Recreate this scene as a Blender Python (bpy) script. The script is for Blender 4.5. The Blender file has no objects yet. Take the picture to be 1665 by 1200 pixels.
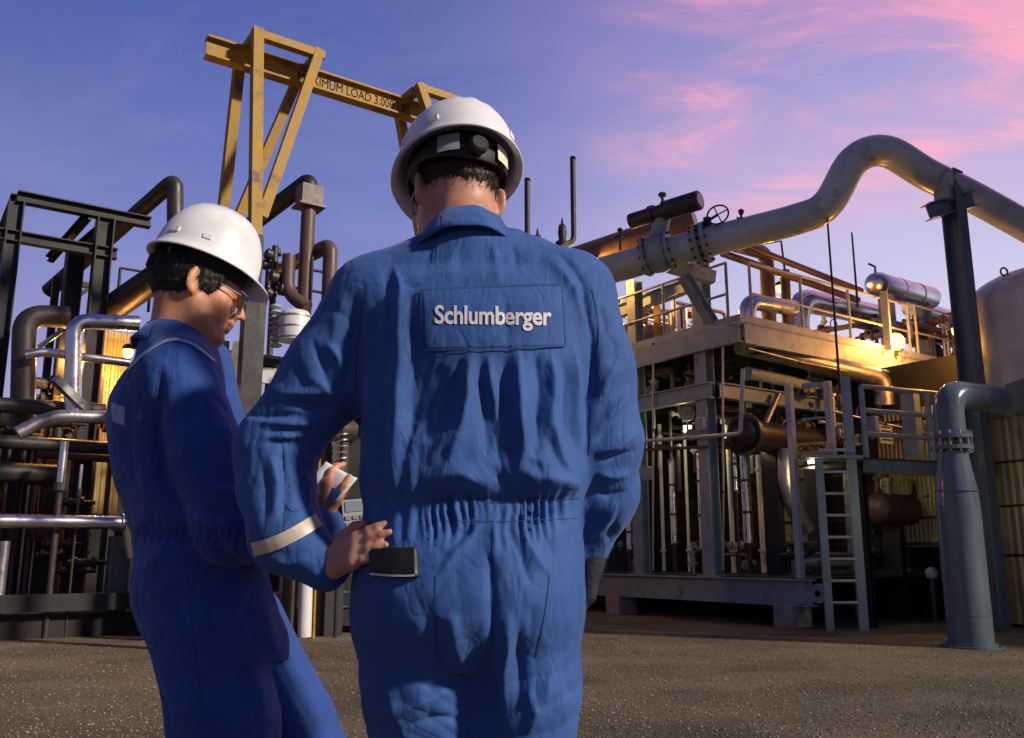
import bpy, bmesh, math, random
import numpy as np
from mathutils import Vector, Matrix
from mathutils.bvhtree import BVHTree

random.seed(7); rng = np.random.default_rng(7)
scn = bpy.context.scene
COL = scn.collection
R_ = math.radians

# ------------------------------------------------------------------ camera
F_PX, PITCH, CAM_Z = 1460.0, R_(11.6), 1.0
cam_d = bpy.data.cameras.new('camera'); cam = bpy.data.objects.new('camera', cam_d); COL.objects.link(cam)
cam_d.sensor_width = 36.0; cam_d.lens = 36.0 * F_PX / 1665.0
cam_d.clip_start = 0.05; cam_d.clip_end = 2000.0
cam.location = (0, 0, CAM_Z); cam.rotation_euler = (math.pi / 2 + PITCH, 0, 0)
scn.camera = cam
cam_d.dof.use_dof = False

# ------------------------------------------------------------------ sun, sky, exposure
SUN_DIR = Vector((0.88, -0.41, 0.54)).normalized()      # towards the low sun, right of and behind the camera
sd = bpy.data.lights.new('sun', 'SUN'); sun = bpy.data.objects.new('sun', sd); COL.objects.link(sun)
sd.energy = 4.3; sd.angle = R_(4.0); sd.color = (1.0, 0.86, 0.70)
sun.rotation_euler = SUN_DIR.to_track_quat('Z', 'Y').to_euler()
sun.location = (6, -4, 8)

world = bpy.data.worlds.new('World'); scn.world = world; world.use_nodes = True
nt = world.node_tree; nt.nodes.clear(); N = nt.nodes.new; LK = nt.links.new
def wmath(op, a, b=None, c=None, clamp=False):
    n = N('ShaderNodeMath'); n.operation = op; n.use_clamp = clamp
    for i, v in enumerate((a, b, c)):
        if v is None: continue
        if isinstance(v, (int, float)): n.inputs[i].default_value = v
        else: LK(v, n.inputs[i])
    return n.outputs[0]
def wmaprange(v, a, b, c=0.0, d=1.0):
    n = N('ShaderNodeMapRange'); n.interpolation_type = 'SMOOTHSTEP'
    LK(v, n.inputs[0])
    for i, x in enumerate((a, b, c, d)): n.inputs[i + 1].default_value = x
    return n.outputs[0]
def wramp(v, stops):
    n = N('ShaderNodeValToRGB'); LK(v, n.inputs[0]); e = n.color_ramp.elements
    while len(e) < len(stops): e.new(0.5)
    for el, (p, c) in zip(e, stops): el.position = p; el.color = (*c, 1)
    return n.outputs[0]
def wmix(f, a, b, t='MIX'):
    n = N('ShaderNodeMix'); n.data_type = 'RGBA'; n.blend_type = t
    if isinstance(f, (int, float)): n.inputs[0].default_value = f
    else: LK(f, n.inputs[0])
    for i, v in ((6, a), (7, b)):
        if isinstance(v, tuple): n.inputs[i].default_value = (*v, 1)
        else: LK(v, n.inputs[i])
    return n.outputs[2]
tc = N('ShaderNodeTexCoord'); sep = N('ShaderNodeSeparateXYZ'); LK(tc.outputs['Generated'], sep.inputs[0])
dx, dy, dz = sep.outputs
# blue dusk away from the set sun, lavender and rose towards it
cool = wramp(dz, [(0.0, (.48, .45, .70)), (.16, (.37, .37, .66)), (.30, (.225, .255, .58)), (.40, (.155, .195, .51)), (.56, (.072, .112, .385)), (1.0, (.04, .065, .26))])
warm = wramp(dz, [(0.0, (.92, .80, .82)), (.16, (.82, .75, .88)), (.28, (.63, .60, .83)), (.40, (.46, .43, .74)), (.56, (.27, .235, .57)), (1.0, (.09, .09, .30))])
hyp = wmath('SQRT', wmath('ADD', wmath('MULTIPLY', dx, dx), wmath('MULTIPLY', dy, dy)))
azd = wmath('DIVIDE', wmath('ADD', wmath('MULTIPLY', dx, 0.64), wmath('MULTIPLY', dy, 0.768)), wmath('MAXIMUM', hyp, 0.001))
aw = wmaprange(azd, 0.66, 0.985)
base = wmix(aw, cool, warm)
far = wmaprange(azd, -0.55, 0.55, 0.42, 1.0)      # the sky dims away from the afterglow
farc = N('ShaderNodeCombineColor'); LK(far, farc.inputs[0]); LK(far, farc.inputs[1]); LK(far, farc.inputs[2])
base = wmix(1.0, base, farc.outputs[0], 'MULTIPLY')
den = wmath('ADD', dz, 0.22)
cx = wmath('DIVIDE', dx, den); cy = wmath('DIVIDE', dy, den)
def wnoise(sx, sy, rot, sc, det, dist, ox=0.0, oy=0.0):
    cmb = N('ShaderNodeCombineXYZ'); LK(cx, cmb.inputs[0]); LK(cy, cmb.inputs[1])
    mp = N('ShaderNodeMapping'); mp.inputs['Rotation'].default_value = (0, 0, R_(rot)); mp.inputs['Scale'].default_value = (sx, sy, 1)
    mp.inputs['Location'].default_value = (ox, oy, 0); LK(cmb.outputs[0], mp.inputs[0])
    nz = N('ShaderNodeTexNoise'); nz.inputs['Scale'].default_value = sc; nz.inputs['Detail'].default_value = det
    nz.inputs['Roughness'].default_value = 0.62; nz.inputs['Distortion'].default_value = dist; LK(mp.outputs[0], nz.inputs['Vector'])
    return nz.outputs['Fac']
n1 = wnoise(1.0, 2.4, 24, 2.0, 8, 0.9, 3.1, 1.7)
n2 = wnoise(1.0, 1.0, 0, 1.1, 3, 0.2, 0.4, 2.2)
cl = wmath('ADD', wmath('ADD', wmath('MULTIPLY', n1, 0.65), wmath('MULTIPLY', n2, 0.35)), wmaprange(azd, 0.90, 0.985, 0.0, 0.02))
cl = wmath('ADD', wmath('MULTIPLY', wmaprange(cl, 0.38, 0.55), 0.50), wmath('MULTIPLY', wmaprange(cl, 0.475, 0.565), 0.50))
mask = wmath('MULTIPLY', wmaprange(azd, 0.79, 0.93), wmaprange(dz, 0.30, 0.42))
cmask = wmath('MULTIPLY', cl, mask)
pink = wramp(dz, [(0.0, (1.0, .55, .55)), (.38, (1.0, .47, .60)), (.5, (.97, .40, .56)), (1.0, (.5, .25, .45))])
n3 = wnoise(1.0, 1.9, 15, 1.7, 7, 0.5, 7.3, 4.1)
base = wmix(wmath('MULTIPLY', wmaprange(n3, 0.42, 0.66), 0.11), base, (.46, .43, .66))
skyc = wmix(wmath('MULTIPLY', cmask, 0.94), base, pink)
bg = N('ShaderNodeBackground'); LK(skyc, bg.inputs[0]); bg.inputs[1].default_value = 1.0
wo = N('ShaderNodeOutputWorld'); LK(bg.outputs[0], wo.inputs[0])

vs = scn.view_settings
vs.view_transform = 'Standard'; vs.look = 'None'; vs.exposure = 0.0; vs.gamma = 1.0; vs.use_curve_mapping = False
scn.cycles.use_denoising = True
scn.cycles.max_bounces = 8
scn.cycles.sample_clamp_indirect = 6.0

# ------------------------------------------------------------------ pixel <-> world helpers (measuring the photograph)
SP, CP = math.sin(PITCH), math.cos(PITCH)
CAMP = Vector((0, 0, CAM_Z))
def ray(px, py):
    u = (px - 832.5) / F_PX; v = (600 - py) / F_PX
    return Vector((u, CP - v * SP, SP + v * CP))
def PY(px, py, Y):
    d = ray(px, py); return CAMP + d * (Y / d.y)
def PZ(px, py, z=0.0):
    d = ray(px, py); return CAMP + d * ((z - CAM_Z) / d.z)
def PPL(px, py, p0, n):
    d = ray(px, py); return CAMP + d * ((p0 - CAMP).dot(n) / d.dot(n))
def proj(P):
    P = np.asarray(P, float); x = P[..., 0]; y = P[..., 1]; z = P[..., 2] - CAM_Z
    zc = y * CP + z * SP; yc = -y * SP + z * CP
    return 832.5 + F_PX * x / zc, 600 - F_PX * yc / zc
LD = Vector((-0.573, 0.819, 0)).normalized()
RD = Vector((0.819, 0.573, 0)).normalized()
UP = Vector((0, 0, 1))

# ------------------------------------------------------------------ mesh builder
class MB:
    def __init__(s): s.v = []; s.f = []; s.sm = []
    def add(s, vs_, fs, smooth=False):
        b = len(s.v); s.v += [tuple(p) for p in vs_]
        for f in fs: s.f.append(tuple(i + b for i in f)); s.sm.append(smooth)
        return s
    def box(s, c, h, ax=None):
        c = Vector(c); X, Y, Z = ax if ax else (Vector((1, 0, 0)), Vector((0, 1, 0)), UP)
        p = [c + X * (h[0] * i) + Y * (h[1] * j) + Z * (h[2] * k) for i in (-1, 1) for j in (-1, 1) for k in (-1, 1)]
        return s.add(p, [(0, 1, 3, 2), (4, 6, 7, 5), (0, 4, 5, 1), (2, 3, 7, 6), (0, 2, 6, 4), (1, 5, 7, 3)])
    def bar(s, a, b, w, h, up=UP, ow=0.0, oh=0.0):
        a = Vector(a); b = Vector(b); d = (b - a); L = d.length; d.normalize()
        side = d.cross(up)
        if side.length < 1e-4: side = d.cross(RD)
        side.normalize(); u = side.cross(d).normalized()
        return s.box((a + b) / 2 + side * ow + u * oh, (L / 2, w / 2, h / 2), (d, side, u))
    def ibeam(s, a, b, w, h, up=UP, t=0.018):
        s.bar(a, b, w, t, up, 0, h / 2 - t / 2); s.bar(a, b, w, t, up, 0, -h / 2 + t / 2)
        return s.bar(a, b, t * .8, h - 2 * t, up)
    def channel(s, a, b, w, h, up=UP, t=0.016, sgn=1):
        s.bar(a, b, w, t, up, 0, h / 2 - t / 2); s.bar(a, b, w, t, up, 0, -h / 2 + t / 2)
        return s.bar(a, b, t, h - 2 * t, up, sgn * (w / 2 - t / 2))
    def tube(s, pts, r, seg=16, cap=True):
        pts = [Vector(p) for p in pts]; n = len(pts)
        rs = [r] * n if isinstance(r, (int, float)) else list(r)
        T = []
        for i in range(n):
            t = (pts[min(i + 1, n - 1)] - pts[max(i - 1, 0)])
            T.append(t.normalized() if t.length > 1e-9 else UP)
        ref = UP if abs(T[0].dot(UP)) < .95 else RD
        u = (ref - T[0] * ref.dot(T[0])).normalized()
        V = []; Fc = []
        for i in range(n):
            u = (u - T[i] * u.dot(T[i])).normalized(); w = T[i].cross(u)
            for k in range(seg):
                a = 2 * math.pi * k / seg
                V.append(pts[i] + u * (math.cos(a) * rs[i]) + w * (math.sin(a) * rs[i]))
        for i in range(n - 1):
            for k in range(seg):
                k2 = (k + 1) % seg
                Fc.append((i * seg + k, i * seg + k2, (i + 1) * seg + k2, (i + 1) * seg + k))
        s.add(V, Fc, True)
        if cap:
            b = len(s.v) - n * seg
            s.f.append(tuple(b + k for k in range(seg))[::-1]); s.sm.append(False)
            s.f.append(tuple(b + (n - 1) * seg + k for k in range(seg))); s.sm.append(False)
        return s
    def lathe(s, p0, axis, prof, seg=24, smooth=True):
        ax = Vector(axis).normalized(); p0 = Vector(p0)
        ref = UP if abs(ax.dot(UP)) < .95 else Vector((1, 0, 0))
        u = (ref - ax * ref.dot(ax)).normalized(); w = ax.cross(u)
        V = []; Fc = []
        for d, r in prof:
            for k in range(seg):
                a = 2 * math.pi * k / seg
                V.append(p0 + ax * d + u * (math.cos(a) * max(r, 1e-4)) + w * (math.sin(a) * max(r, 1e-4)))
        for i in range(len(prof) - 1):
            for k in range(seg):
                k2 = (k + 1) % seg
                Fc.append((i * seg + k, i * seg + k2, (i + 1) * seg + k2, (i + 1) * seg + k))
        b = len(s.v); s.add(V, Fc, smooth)
        s.f.append(tuple(b + k for k in range(seg))[::-1]); s.sm.append(False)
        s.f.append(tuple(b + (len(prof) - 1) * seg + k for k in range(seg))); s.sm.append(False)
        return s
    def build(s, name, mat, parent=None, autosharp=True):
        off = wloc(parent) if parent else Vector((0, 0, 0))
        me = bpy.data.meshes.new(name)
        me.from_pydata([(p[0] - off.x, p[1] - off.y, p[2] - off.z) for p in s.v], [], s.f)
        me.polygons.foreach_set('use_smooth', s.sm)
        if mat: me.materials.append(mat)
        me.update()
        o = bpy.data.objects.new(name, me); COL.objects.link(o)
        if parent: o.parent = parent
        if autosharp and any(s.sm):
            me.set_sharp_from_angle(angle=R_(50))
        return o
WL = {}
def wloc(o):
    v = Vector((0, 0, 0))
    while o: v = v + o.location; o = o.parent
    return v
def fillet(pts, rad, n=7):
    pts = [Vector(p) for p in pts]; out = [pts[0]]
    for i in range(1, len(pts) - 1):
        a, b, c = pts[i - 1], pts[i], pts[i + 1]
        d1 = (a - b); d2 = (c - b); l = min(rad, d1.length * .49, d2.length * .49)
        p = b + d1.normalized() * l; q = b + d2.normalized() * l
        for k in range(n + 1):
            t = k / n
            out.append(p * (1 - t) ** 2 + b * (2 * t * (1 - t)) + q * t * t)
    out.append(pts[-1]); return out
def thing(name, label, cat, loc=(0, 0, 0), group=None):
    o = bpy.data.objects.new(name, None); COL.objects.link(o); o.location = loc; o.empty_display_size = .1
    o['label'] = label; o['category'] = cat
    if group: o['group'] = group
    return o
def tag(o, label, cat, group=None):
    o['label'] = label; o['category'] = cat
    if group: o['group'] = group
    return o
def base_of(*pts):
    p = Vector((0, 0, 0))
    for q in pts: p += Vector(q)
    p /= len(pts); p.z = min(Vector(q).z for q in pts); return p

# ------------------------------------------------------------------ materials
def mat(name, col, rough=.5, metal=0.0, var=.25, scale=6.0, bump=.0, bscale=60., rust=0.0, spec=.5, rustcol=(.13, .055, .025), streak=False):
    m = bpy.data.materials.new(name); m.use_nodes = True; t = m.node_tree; nd = t.nodes; b = nd['Principled BSDF']; ln = t.links.new
    b.inputs['Roughness'].default_value = rough; b.inputs['Metallic'].default_value = metal
    b.inputs['Specular IOR Level'].default_value = spec
    g = nd.new('ShaderNodeNewGeometry')
    mp = nd.new('ShaderNodeMapping'); ln(g.outputs['Position'], mp.inputs[0])
    if streak: mp.inputs['Scale'].default_value = (1, 1, .25)
    nz = nd.new('ShaderNodeTexNoise'); nz.inputs['Scale'].default_value = scale; nz.inputs['Detail'].default_value = 6; nz.inputs['Roughness'].default_value = .65
    ln(mp.outputs[0], nz.inputs['Vector'])
    mr = nd.new('ShaderNodeMapRange'); ln(nz.outputs['Fac'], mr.inputs[0]); mr.inputs[1].default_value = .3; mr.inputs[2].default_value = .7
    mr.inputs[3].default_value = 1 - var; mr.inputs[4].default_value = 1 + var
    mx = nd.new('ShaderNodeMix'); mx.data_type = 'RGBA'; mx.blend_type = 'MULTIPLY'; mx.inputs[0].default_value = 1
    mx.inputs[6].default_value = (*col, 1); ln(mr.outputs[0], mx.inputs[7])
    out = mx.outputs[2]
    if rust > 0:
        n2 = nd.new('ShaderNodeTexNoise'); n2.inputs['Scale'].default_value = scale * .7; n2.inputs['Detail'].default_value = 8; n2.inputs['Roughness'].default_value = .7
        ln(mp.outputs[0], n2.inputs['Vector'])
        r2 = nd.new('ShaderNodeMapRange'); ln(n2.outputs['Fac'], r2.inputs[0]); r2.inputs[1].default_value = .62 - rust * .25; r2.inputs[2].default_value = .74 - rust * .2
        m2 = nd.new('ShaderNodeMix'); m2.data_type = 'RGBA'; ln(r2.outputs[0], m2.inputs[0]); ln(out, m2.inputs[6]); m2.inputs[7].default_value = (*rustcol, 1)
        out = m2.outputs[2]
    ln(out, b.inputs['Base Color'])
    r3 = nd.new('ShaderNodeMapRange'); ln(nz.outputs['Fac'], r3.inputs[0]); r3.inputs[1].default_value = .3; r3.inputs[2].default_value = .7
    r3.inputs[3].default_value = max(.03, rough - .1); r3.inputs[4].default_value = min(1, rough + .12); ln(r3.outputs[0], b.inputs['Roughness'])
    if bump > 0:
        n3 = nd.new('ShaderNodeTexNoise'); n3.inputs['Scale'].default_value = bscale; n3.inputs['Detail'].default_value = 4; ln(g.outputs['Position'], n3.inputs['Vector'])
        bp = nd.new('ShaderNodeBump'); bp.inputs['Strength'].default_value = bump; bp.inputs['Distance'].default_value = .02
        ln(n3.outputs['Fac'], bp.inputs['Height']); ln(bp.outputs[0], b.inputs['Normal'])
    return m
def emit(name, col, st):
    m = bpy.data.materials.new(name); m.use_nodes = True; b = m.node_tree.nodes['Principled BSDF']
    b.inputs['Base Color'].default_value = (*col, 1); b.inputs['Emission Color'].default_value = (*col, 1); b.inputs['Emission Strength'].default_value = st
    return m
M = dict(
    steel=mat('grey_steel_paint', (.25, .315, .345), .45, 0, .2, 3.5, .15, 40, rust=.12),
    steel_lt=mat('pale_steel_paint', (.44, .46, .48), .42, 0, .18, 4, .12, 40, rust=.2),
    dark=mat('dark_steel', (.014, .014, .016), .55, 0, .3, 4, .1, 40, rust=.1, rustcol=(.05, .025, .018)),
    iron=mat('oily_iron', (.05, .045, .045), .42, .3, .35, 9, .2, 60, rust=.2, rustcol=(.06, .03, .02)),
    brown=mat('brown_primer_pipe', (.10, .06, .055), .45, 0, .25, 5, .1, 50),
    pipe=mat('grey_green_pipe_paint', (.44, .49, .49), .27, 0, .18, 2.6, .06, 30, rust=.12, rustcol=(.22, .17, .13)),
    slate=mat('slate_blue_pipe_paint', (.11, .15, .175), .18, 0, .25, 4, .12, 30, rust=.22, rustcol=(.10, .085, .075), streak=True),
    silver=mat('aluminium_cladding', (.72, .73, .76), .27, 1, .05, 3, .0, 12),
    dull=mat('dull_cladding', (.42, .40, .40), .42, .85, .2, 7, .15, 30),
    yellow=mat('weathered_yellow_paint', (.36, .205, .012), .6, 0, .32, 4.5, .15, 40, rust=.28, rustcol=(.12, .06, .02)),
    black=mat('black_paint', (.010, .009, .008), .9, 0, .1, spec=.05),
    conc=mat('stained_concrete', (.30, .27, .24), .85, 0, .3, 5, .4, 30),
    tank=mat('cream_tank_paint', (.60, .54, .52), .30, 0, .1, 1.6, .05, 20, rust=.05),
    sheet=mat('tan_corrugated_sheet', (.34, .30, .16), .4, .35, .15, 3, .05, 20, rust=.1),
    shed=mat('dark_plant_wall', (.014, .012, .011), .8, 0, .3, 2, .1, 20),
    white=mat('white_drum_paint', (.72, .72, .74), .4, 0, .08, 5),
    signy=mat('sign_yellow', (.55, .33, .06), .5, 0, .2, 12),
    lamp=emit('sodium_lamp_glass', (1.0, .42, .07), 9.0),
    lampw=emit('worklight_glass', (1.0, .83, .45), 8.0),
)

# ------------------------------------------------------------------ ground
def make_ground():
    mb = MB(); S = 300; mb.add([(-S, -S, 0), (S, -S, 0), (S, S, 0), (-S, S, 0)], [(0, 1, 2, 3)])
    m = bpy.data.materials.new('gravel_ground'); m.use_nodes = True; t = m.node_tree; nd = t.nodes; b = nd['Principled BSDF']; ln = t.links.new
    g = nd.new('ShaderNodeNewGeometry')
    def nz(sc, det, ro=.6):
        n = nd.new('ShaderNodeTexNoise'); n.inputs['Scale'].default_value = sc; n.inputs['Detail'].default_value = det; n.inputs['Roughness'].default_value = ro
        ln(g.outputs['Position'], n.inputs['Vector']); return n.outputs['Fac']
    big = nz(.35, 4); fine = nz(38, 6, .75)
    r1 = nd.new('ShaderNodeValToRGB'); ln(fine, r1.inputs[0]); e = r1.color_ramp.elements
    e[0].position = .32; e[0].color = (.048, .040, .028, 1); e[1].position = .70; e[1].color = (.29, .24, .165, 1)
    x = nd.new('ShaderNodeMix'); x.data_type = 'RGBA'; x.blend_type = 'MULTIPLY'; x.inputs[0].default_value = .8
    r2 = nd.new('ShaderNodeMapRange'); ln(big, r2.inputs[0]); r2.inputs[1].default_value = .3; r2.inputs[2].default_value = .7; r2.inputs[3].default_value = .42; r2.inputs[4].default_value = 1.3
    mpz = nd.new('ShaderNodeMapping'); mpz.inputs['Scale'].default_value = (.55, .8, 1); mpz.inputs['Rotation'].default_value = (0, 0, .12); ln(g.outputs['Position'], mpz.inputs[0])
    ns = nd.new('ShaderNodeTexNoise'); ns.inputs['Scale'].default_value = 1.3; ns.inputs['Detail'].default_value = 5; ln(mpz.outputs[0], ns.inputs['Vector'])
    mm = nd.new('ShaderNodeMath'); mm.operation = 'ADD'; ln(big, mm.inputs[0]); ln(ns.outputs['Fac'], mm.inputs[1]); md2 = nd.new('ShaderNodeMath'); md2.operation = 'MULTIPLY'; md2.inputs[1].default_value = .5; ln(mm.outputs[0], md2.inputs[0])
    for l_ in list(r2.inputs[0].links): t.links.remove(l_)
    ln(md2.outputs[0], r2.inputs[0]); r2.inputs[1].default_value = .38; r2.inputs[2].default_value = .62
    ln(r1.outputs[0], x.inputs[6]); ln(r2.outputs[0], x.inputs[7]); ln(x.outputs[2], b.inputs['Base Color'])
    b.inputs['Roughness'].default_value = .95; b.inputs['Specular IOR Level'].default_value = .15
    bp = nd.new('ShaderNodeBump'); bp.inputs['Strength'].default_value = .9; bp.inputs['Distance'].default_value = .03; ln(fine, bp.inputs['Height']); ln(bp.outputs[0], b.inputs['Normal'])
    o = mb.build('ground', m); o['kind'] = 'structure'
    # loose stones lying on it
    n = 70000
    y = 3.4 + 8.5 * rng.random(n) ** 1.3; x_ = (rng.random(n) * 2 - 1) * (.68 * y + .4)
    s = .003 + .0075 * rng.random(n) ** 2.5
    oc = np.array([(1, 0, 0), (0, 1, 0), (-1, 0, 0), (0, -1, 0), (0, 0, 1), (0, 0, -1)], float)
    tri = np.array([(0, 1, 4), (1, 2, 4), (2, 3, 4), (3, 0, 4), (1, 0, 5), (2, 1, 5), (3, 2, 5), (0, 3, 5)])
    ang = rng.random(n) * 6.283; ca, sa = np.cos(ang), np.sin(ang)
    P = oc[None] * (s[:, None, None] * (0.6 + .8 * rng.random((n, 6, 1)))); P[:, :, 2] *= .6
    Q = P.copy(); Q[:, :, 0] = P[:, :, 0] * ca[:, None] - P[:, :, 1] * sa[:, None]; Q[:, :, 1] = P[:, :, 0] * sa[:, None] + P[:, :, 1] * ca[:, None]
    Q[:, :, 0] += x_[:, None]; Q[:, :, 1] += y[:, None]; Q[:, :, 2] += (s * .25)[:, None]
    F = (tri[None] + 6 * np.arange(n)[:, None, None]).reshape(-1, 3)
    me = bpy.data.meshes.new('gravel'); me.vertices.add(n * 6); me.vertices.foreach_set('co', Q.reshape(-1)); 
    me.loops.add(F.size); me.loops.foreach_set('vertex_index', F.reshape(-1)); me.polygons.add(len(F)); me.polygons.foreach_set('loop_start', np.arange(0, F.size, 3)); 
    me.update(calc_edges=True)
    m2 = bpy.data.materials.new('gravel_stone'); m2.use_nodes = True; t = m2.node_tree; b = t.nodes['Principled BSDF']
    g = t.nodes.new('ShaderNodeNewGeometry'); r = t.nodes.new('ShaderNodeValToRGB'); t.links.new(g.outputs['Random Per Island'], r.inputs[0])
    e = r.color_ramp.elements; e[0].color = (.06, .052, .042, 1); e[1].color = (.42, .37, .29, 1); e2 = e.new(.6); e2.color = (.19, .165, .125, 1)
    t.links.new(r.outputs[0], b.inputs['Base Color']); b.inputs['Roughness'].default_value = .9; b.inputs['Specular IOR Level'].default_value = .2
    me.materials.append(m2)
    go = bpy.data.objects.new('gravel', me); COL.objects.link(go); go['kind'] = 'stuff'; go['label'] = 'loose brown gravel scattered over the yard'; go['category'] = 'gravel'
make_ground()

# ------------------------------------------------------------------ frames of the two plant blocks
C0 = PY(1160, 938, 14.0)                     # foot of the corner column, right block
NA, NB = -RD, -LD                            # outward normals of its two faces
def A(px, py, off=0.0): return PPL(px, py, C0 + RD * off, NA)
K0 = A(1205, 540, -.05)
def B(px, py, off=0.0): return PPL(px, py, K0 + LD * off, NB)
def vdown(p, z): return Vector((p.x, p.y, z))
ZS = C0.z                                    # skid top
ZD = K0.z                                    # deck edge mid height

def pipe(name, label, pts, r, m, flanges=(), rad=None, group=None, seg=20, cat='pipe', bands=(), extra=None):
    pts = [Vector(p) for p in pts]
    path = fillet(pts, rad if rad else r * 2.2, 8) if len(pts) > 2 else pts
    T = thing(name, label, cat, base_of(*pts), group)
    MB().tube(path, r, seg).build('pipe_body', m, T)
    for (p, d, fr, ft) in flanges:
        fl = MB().lathe(Vector(p) - Vector(d).normalized() * ft, d, [(0, fr), (ft * .85, fr), (ft * .85, fr * .86), (ft * 1.15, fr * .86), (ft * 1.15, fr), (2 * ft, fr)], 20, False).build('flange', m, T)
    for (p, d) in bands:
        MB().lathe(Vector(p) - Vector(d).normalized() * .012, d, [(0, r * 1.03), (.024, r * 1.03)], seg).build('band', m, T)
    return T
def column(label, foot, top, m, w=.2, up=None, name='steel_column', group=None):
    T = thing(name, label, 'column', foot, group)
    MB().ibeam(foot + UP * .02, top, w, w, RD, .016).build('column_shaft', m, T)
    MB().box(foot + UP * .0101, (w * .8, w * .8, .01), (LD, RD, UP)).build('base_plate', m, T)
    return T

# ---- right block: skid
Sc = A(1320, 955); Sl = A(700, 950); Sc.z = Sl.z = ZS - .18
T = thing('steel_skid', 'grey steel skid base under the right-hand process module, with a padeye at its corner', 'skid', vdown((Sc + Sl) / 2, .30))
MB().ibeam(Sl, Sc, .2, .36).build('front_beam', M['steel'], T)
MB().ibeam(Sl + RD * .1, Sl + RD * 6, .2, .352).build('side_beam', M['steel'], T)
for k in range(1, 5): MB().ibeam(Sc + LD * (k * 1.9) + RD * .1, Sc + LD * (k * 1.9) + RD * 6, .12, .3).build('cross_beam', M['dark'], T)
MB().box(Sc + RD * 3.1 + LD * 4.0 + UP * .19, (4.0, 3.0, .008), (LD, RD, UP)).build('floor_plate', M['dark'], T)
ear = MB().lathe(Sc - LD * .12 - RD * .02, -RD, [(-.02, .13), (.02, .13)], 20, False).build('lifting_eye', M['steel'], T)
MB().lathe(Sc - LD * .12 - RD * .042, -RD, [(0, .045), (.004, .045)], 14, False).build('eye_hole', M['black'], ear)
for i, (px, lab) in enumerate(((1288, 'weathered concrete block under the right corner of the grey skid'), (1010, 'weathered concrete block under the skid behind the near worker'))):
    c = A(px, 990, .05); mb = MB(); c.z = 0
    mb.box(c + UP * .155, (.17, .2, .155), (LD, RD, UP)); mb.box(c + UP * .317 + LD * .05, (.3, .13, .008), (LD, RD, UP))
    o = mb.build('concrete_block', M['conc']); md = o.modifiers.new('bevel', 'BEVEL'); md.width = .02; md.segments = 2
    tag(o, lab, 'block', 'concrete blocks under the skid')

# ---- right block: columns and beams
for (px, ytop, lab, w) in ((1045, 452, 'grey steel column next to the near worker, carrying the large pipe', .20), (1160, 415, 'grey steel column under the deck corner, carrying the pipe bracket', .22), (930, 500, 'grey steel column of the module hidden mostly behind the near worker', .2)):
    f = A(px, 938, .12); f.z = ZS + .002
    t = A(px, ytop, .12); t = Vector((f.x, f.y, t.z))
    column(lab, f, t, M['steel'], w)
def beam(name, label, a, b, w, h, m, kind='ibeam', cat='beam', group=None):
    mb = MB(); getattr(mb, kind)(a, b, w, h); o = mb.build(name, m); return tag(o, label, cat, group)
zmid = A(1100, 648, .12).z
a, b = A(900, 648, .0), A(1158, 648, .0); a.z = b.z = zmid
beam('steel_beam', 'grey horizontal beam between the two columns, below the upper deck', a, b, .14, .26, M['steel'])
a = A(1170, 640, .12); a.z = zmid; beam('steel_beam', 'shadowed beam running right from the corner column, below the deck', a, a + RD * 7, .14, .24, M['steel'])
zlow = A(1100, 905, .1).z
# ---- upper deck
T = thing('upper_deck', 'upper steel deck of the right-hand module with grey channel edge', 'platform', vdown(K0, ZD - .2))
LL, LR = 8.5, 12.0
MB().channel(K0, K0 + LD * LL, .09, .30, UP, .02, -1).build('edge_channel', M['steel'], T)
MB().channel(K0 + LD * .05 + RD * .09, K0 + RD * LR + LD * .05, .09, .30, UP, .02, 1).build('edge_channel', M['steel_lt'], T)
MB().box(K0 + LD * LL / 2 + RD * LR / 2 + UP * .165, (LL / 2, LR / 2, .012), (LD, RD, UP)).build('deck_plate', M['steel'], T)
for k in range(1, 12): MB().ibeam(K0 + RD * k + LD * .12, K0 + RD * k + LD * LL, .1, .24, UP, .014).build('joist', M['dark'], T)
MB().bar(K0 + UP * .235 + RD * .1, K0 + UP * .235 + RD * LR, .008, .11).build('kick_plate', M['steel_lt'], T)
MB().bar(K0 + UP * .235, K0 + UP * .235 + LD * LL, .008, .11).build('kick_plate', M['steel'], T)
DT = ZD + .18
# ---- railings of the upper deck
def railing(label, p0, d, ts, h, m, name='railing', rails=(1.0, .5), r=.022):
    T = thing(name, label, 'railing', p0)
    for t in ts: MB().tube([p0 + d * t, p0 + d * t + UP * h], r * 1.15, 10).build('post', m, T)
    for q in rails:
        MB().tube([p0 + d * ts[0] + UP * h * q, p0 + d * ts[-1] + UP * h * q], r, 10).build('rail', m, T)
    return T
kk = vdown(K0, DT)
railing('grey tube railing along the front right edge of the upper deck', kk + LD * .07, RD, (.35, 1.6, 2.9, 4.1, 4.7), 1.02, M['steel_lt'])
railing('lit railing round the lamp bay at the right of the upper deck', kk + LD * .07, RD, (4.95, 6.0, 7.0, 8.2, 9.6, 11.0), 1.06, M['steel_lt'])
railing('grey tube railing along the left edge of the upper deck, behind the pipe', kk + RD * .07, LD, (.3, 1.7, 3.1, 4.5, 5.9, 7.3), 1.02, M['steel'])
railing('rear railing of the upper deck between the silver pipes', kk + LD * 3.4, RD, (.4, 2, 3.6, 5.2, 6.8, 8.4), 1.0, M['steel'])
pbar = B(1437, 480, -.1); T_ = thing('rail_post_plate', 'broad pale upright post on the lit upper deck railing', 'post', vdown(pbar, DT))
MB().bar(vdown(pbar, DT), vdown(pbar, DT + 1.08), .14, .03, RD).build('post_plate', M['steel_lt'], T_)

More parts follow.
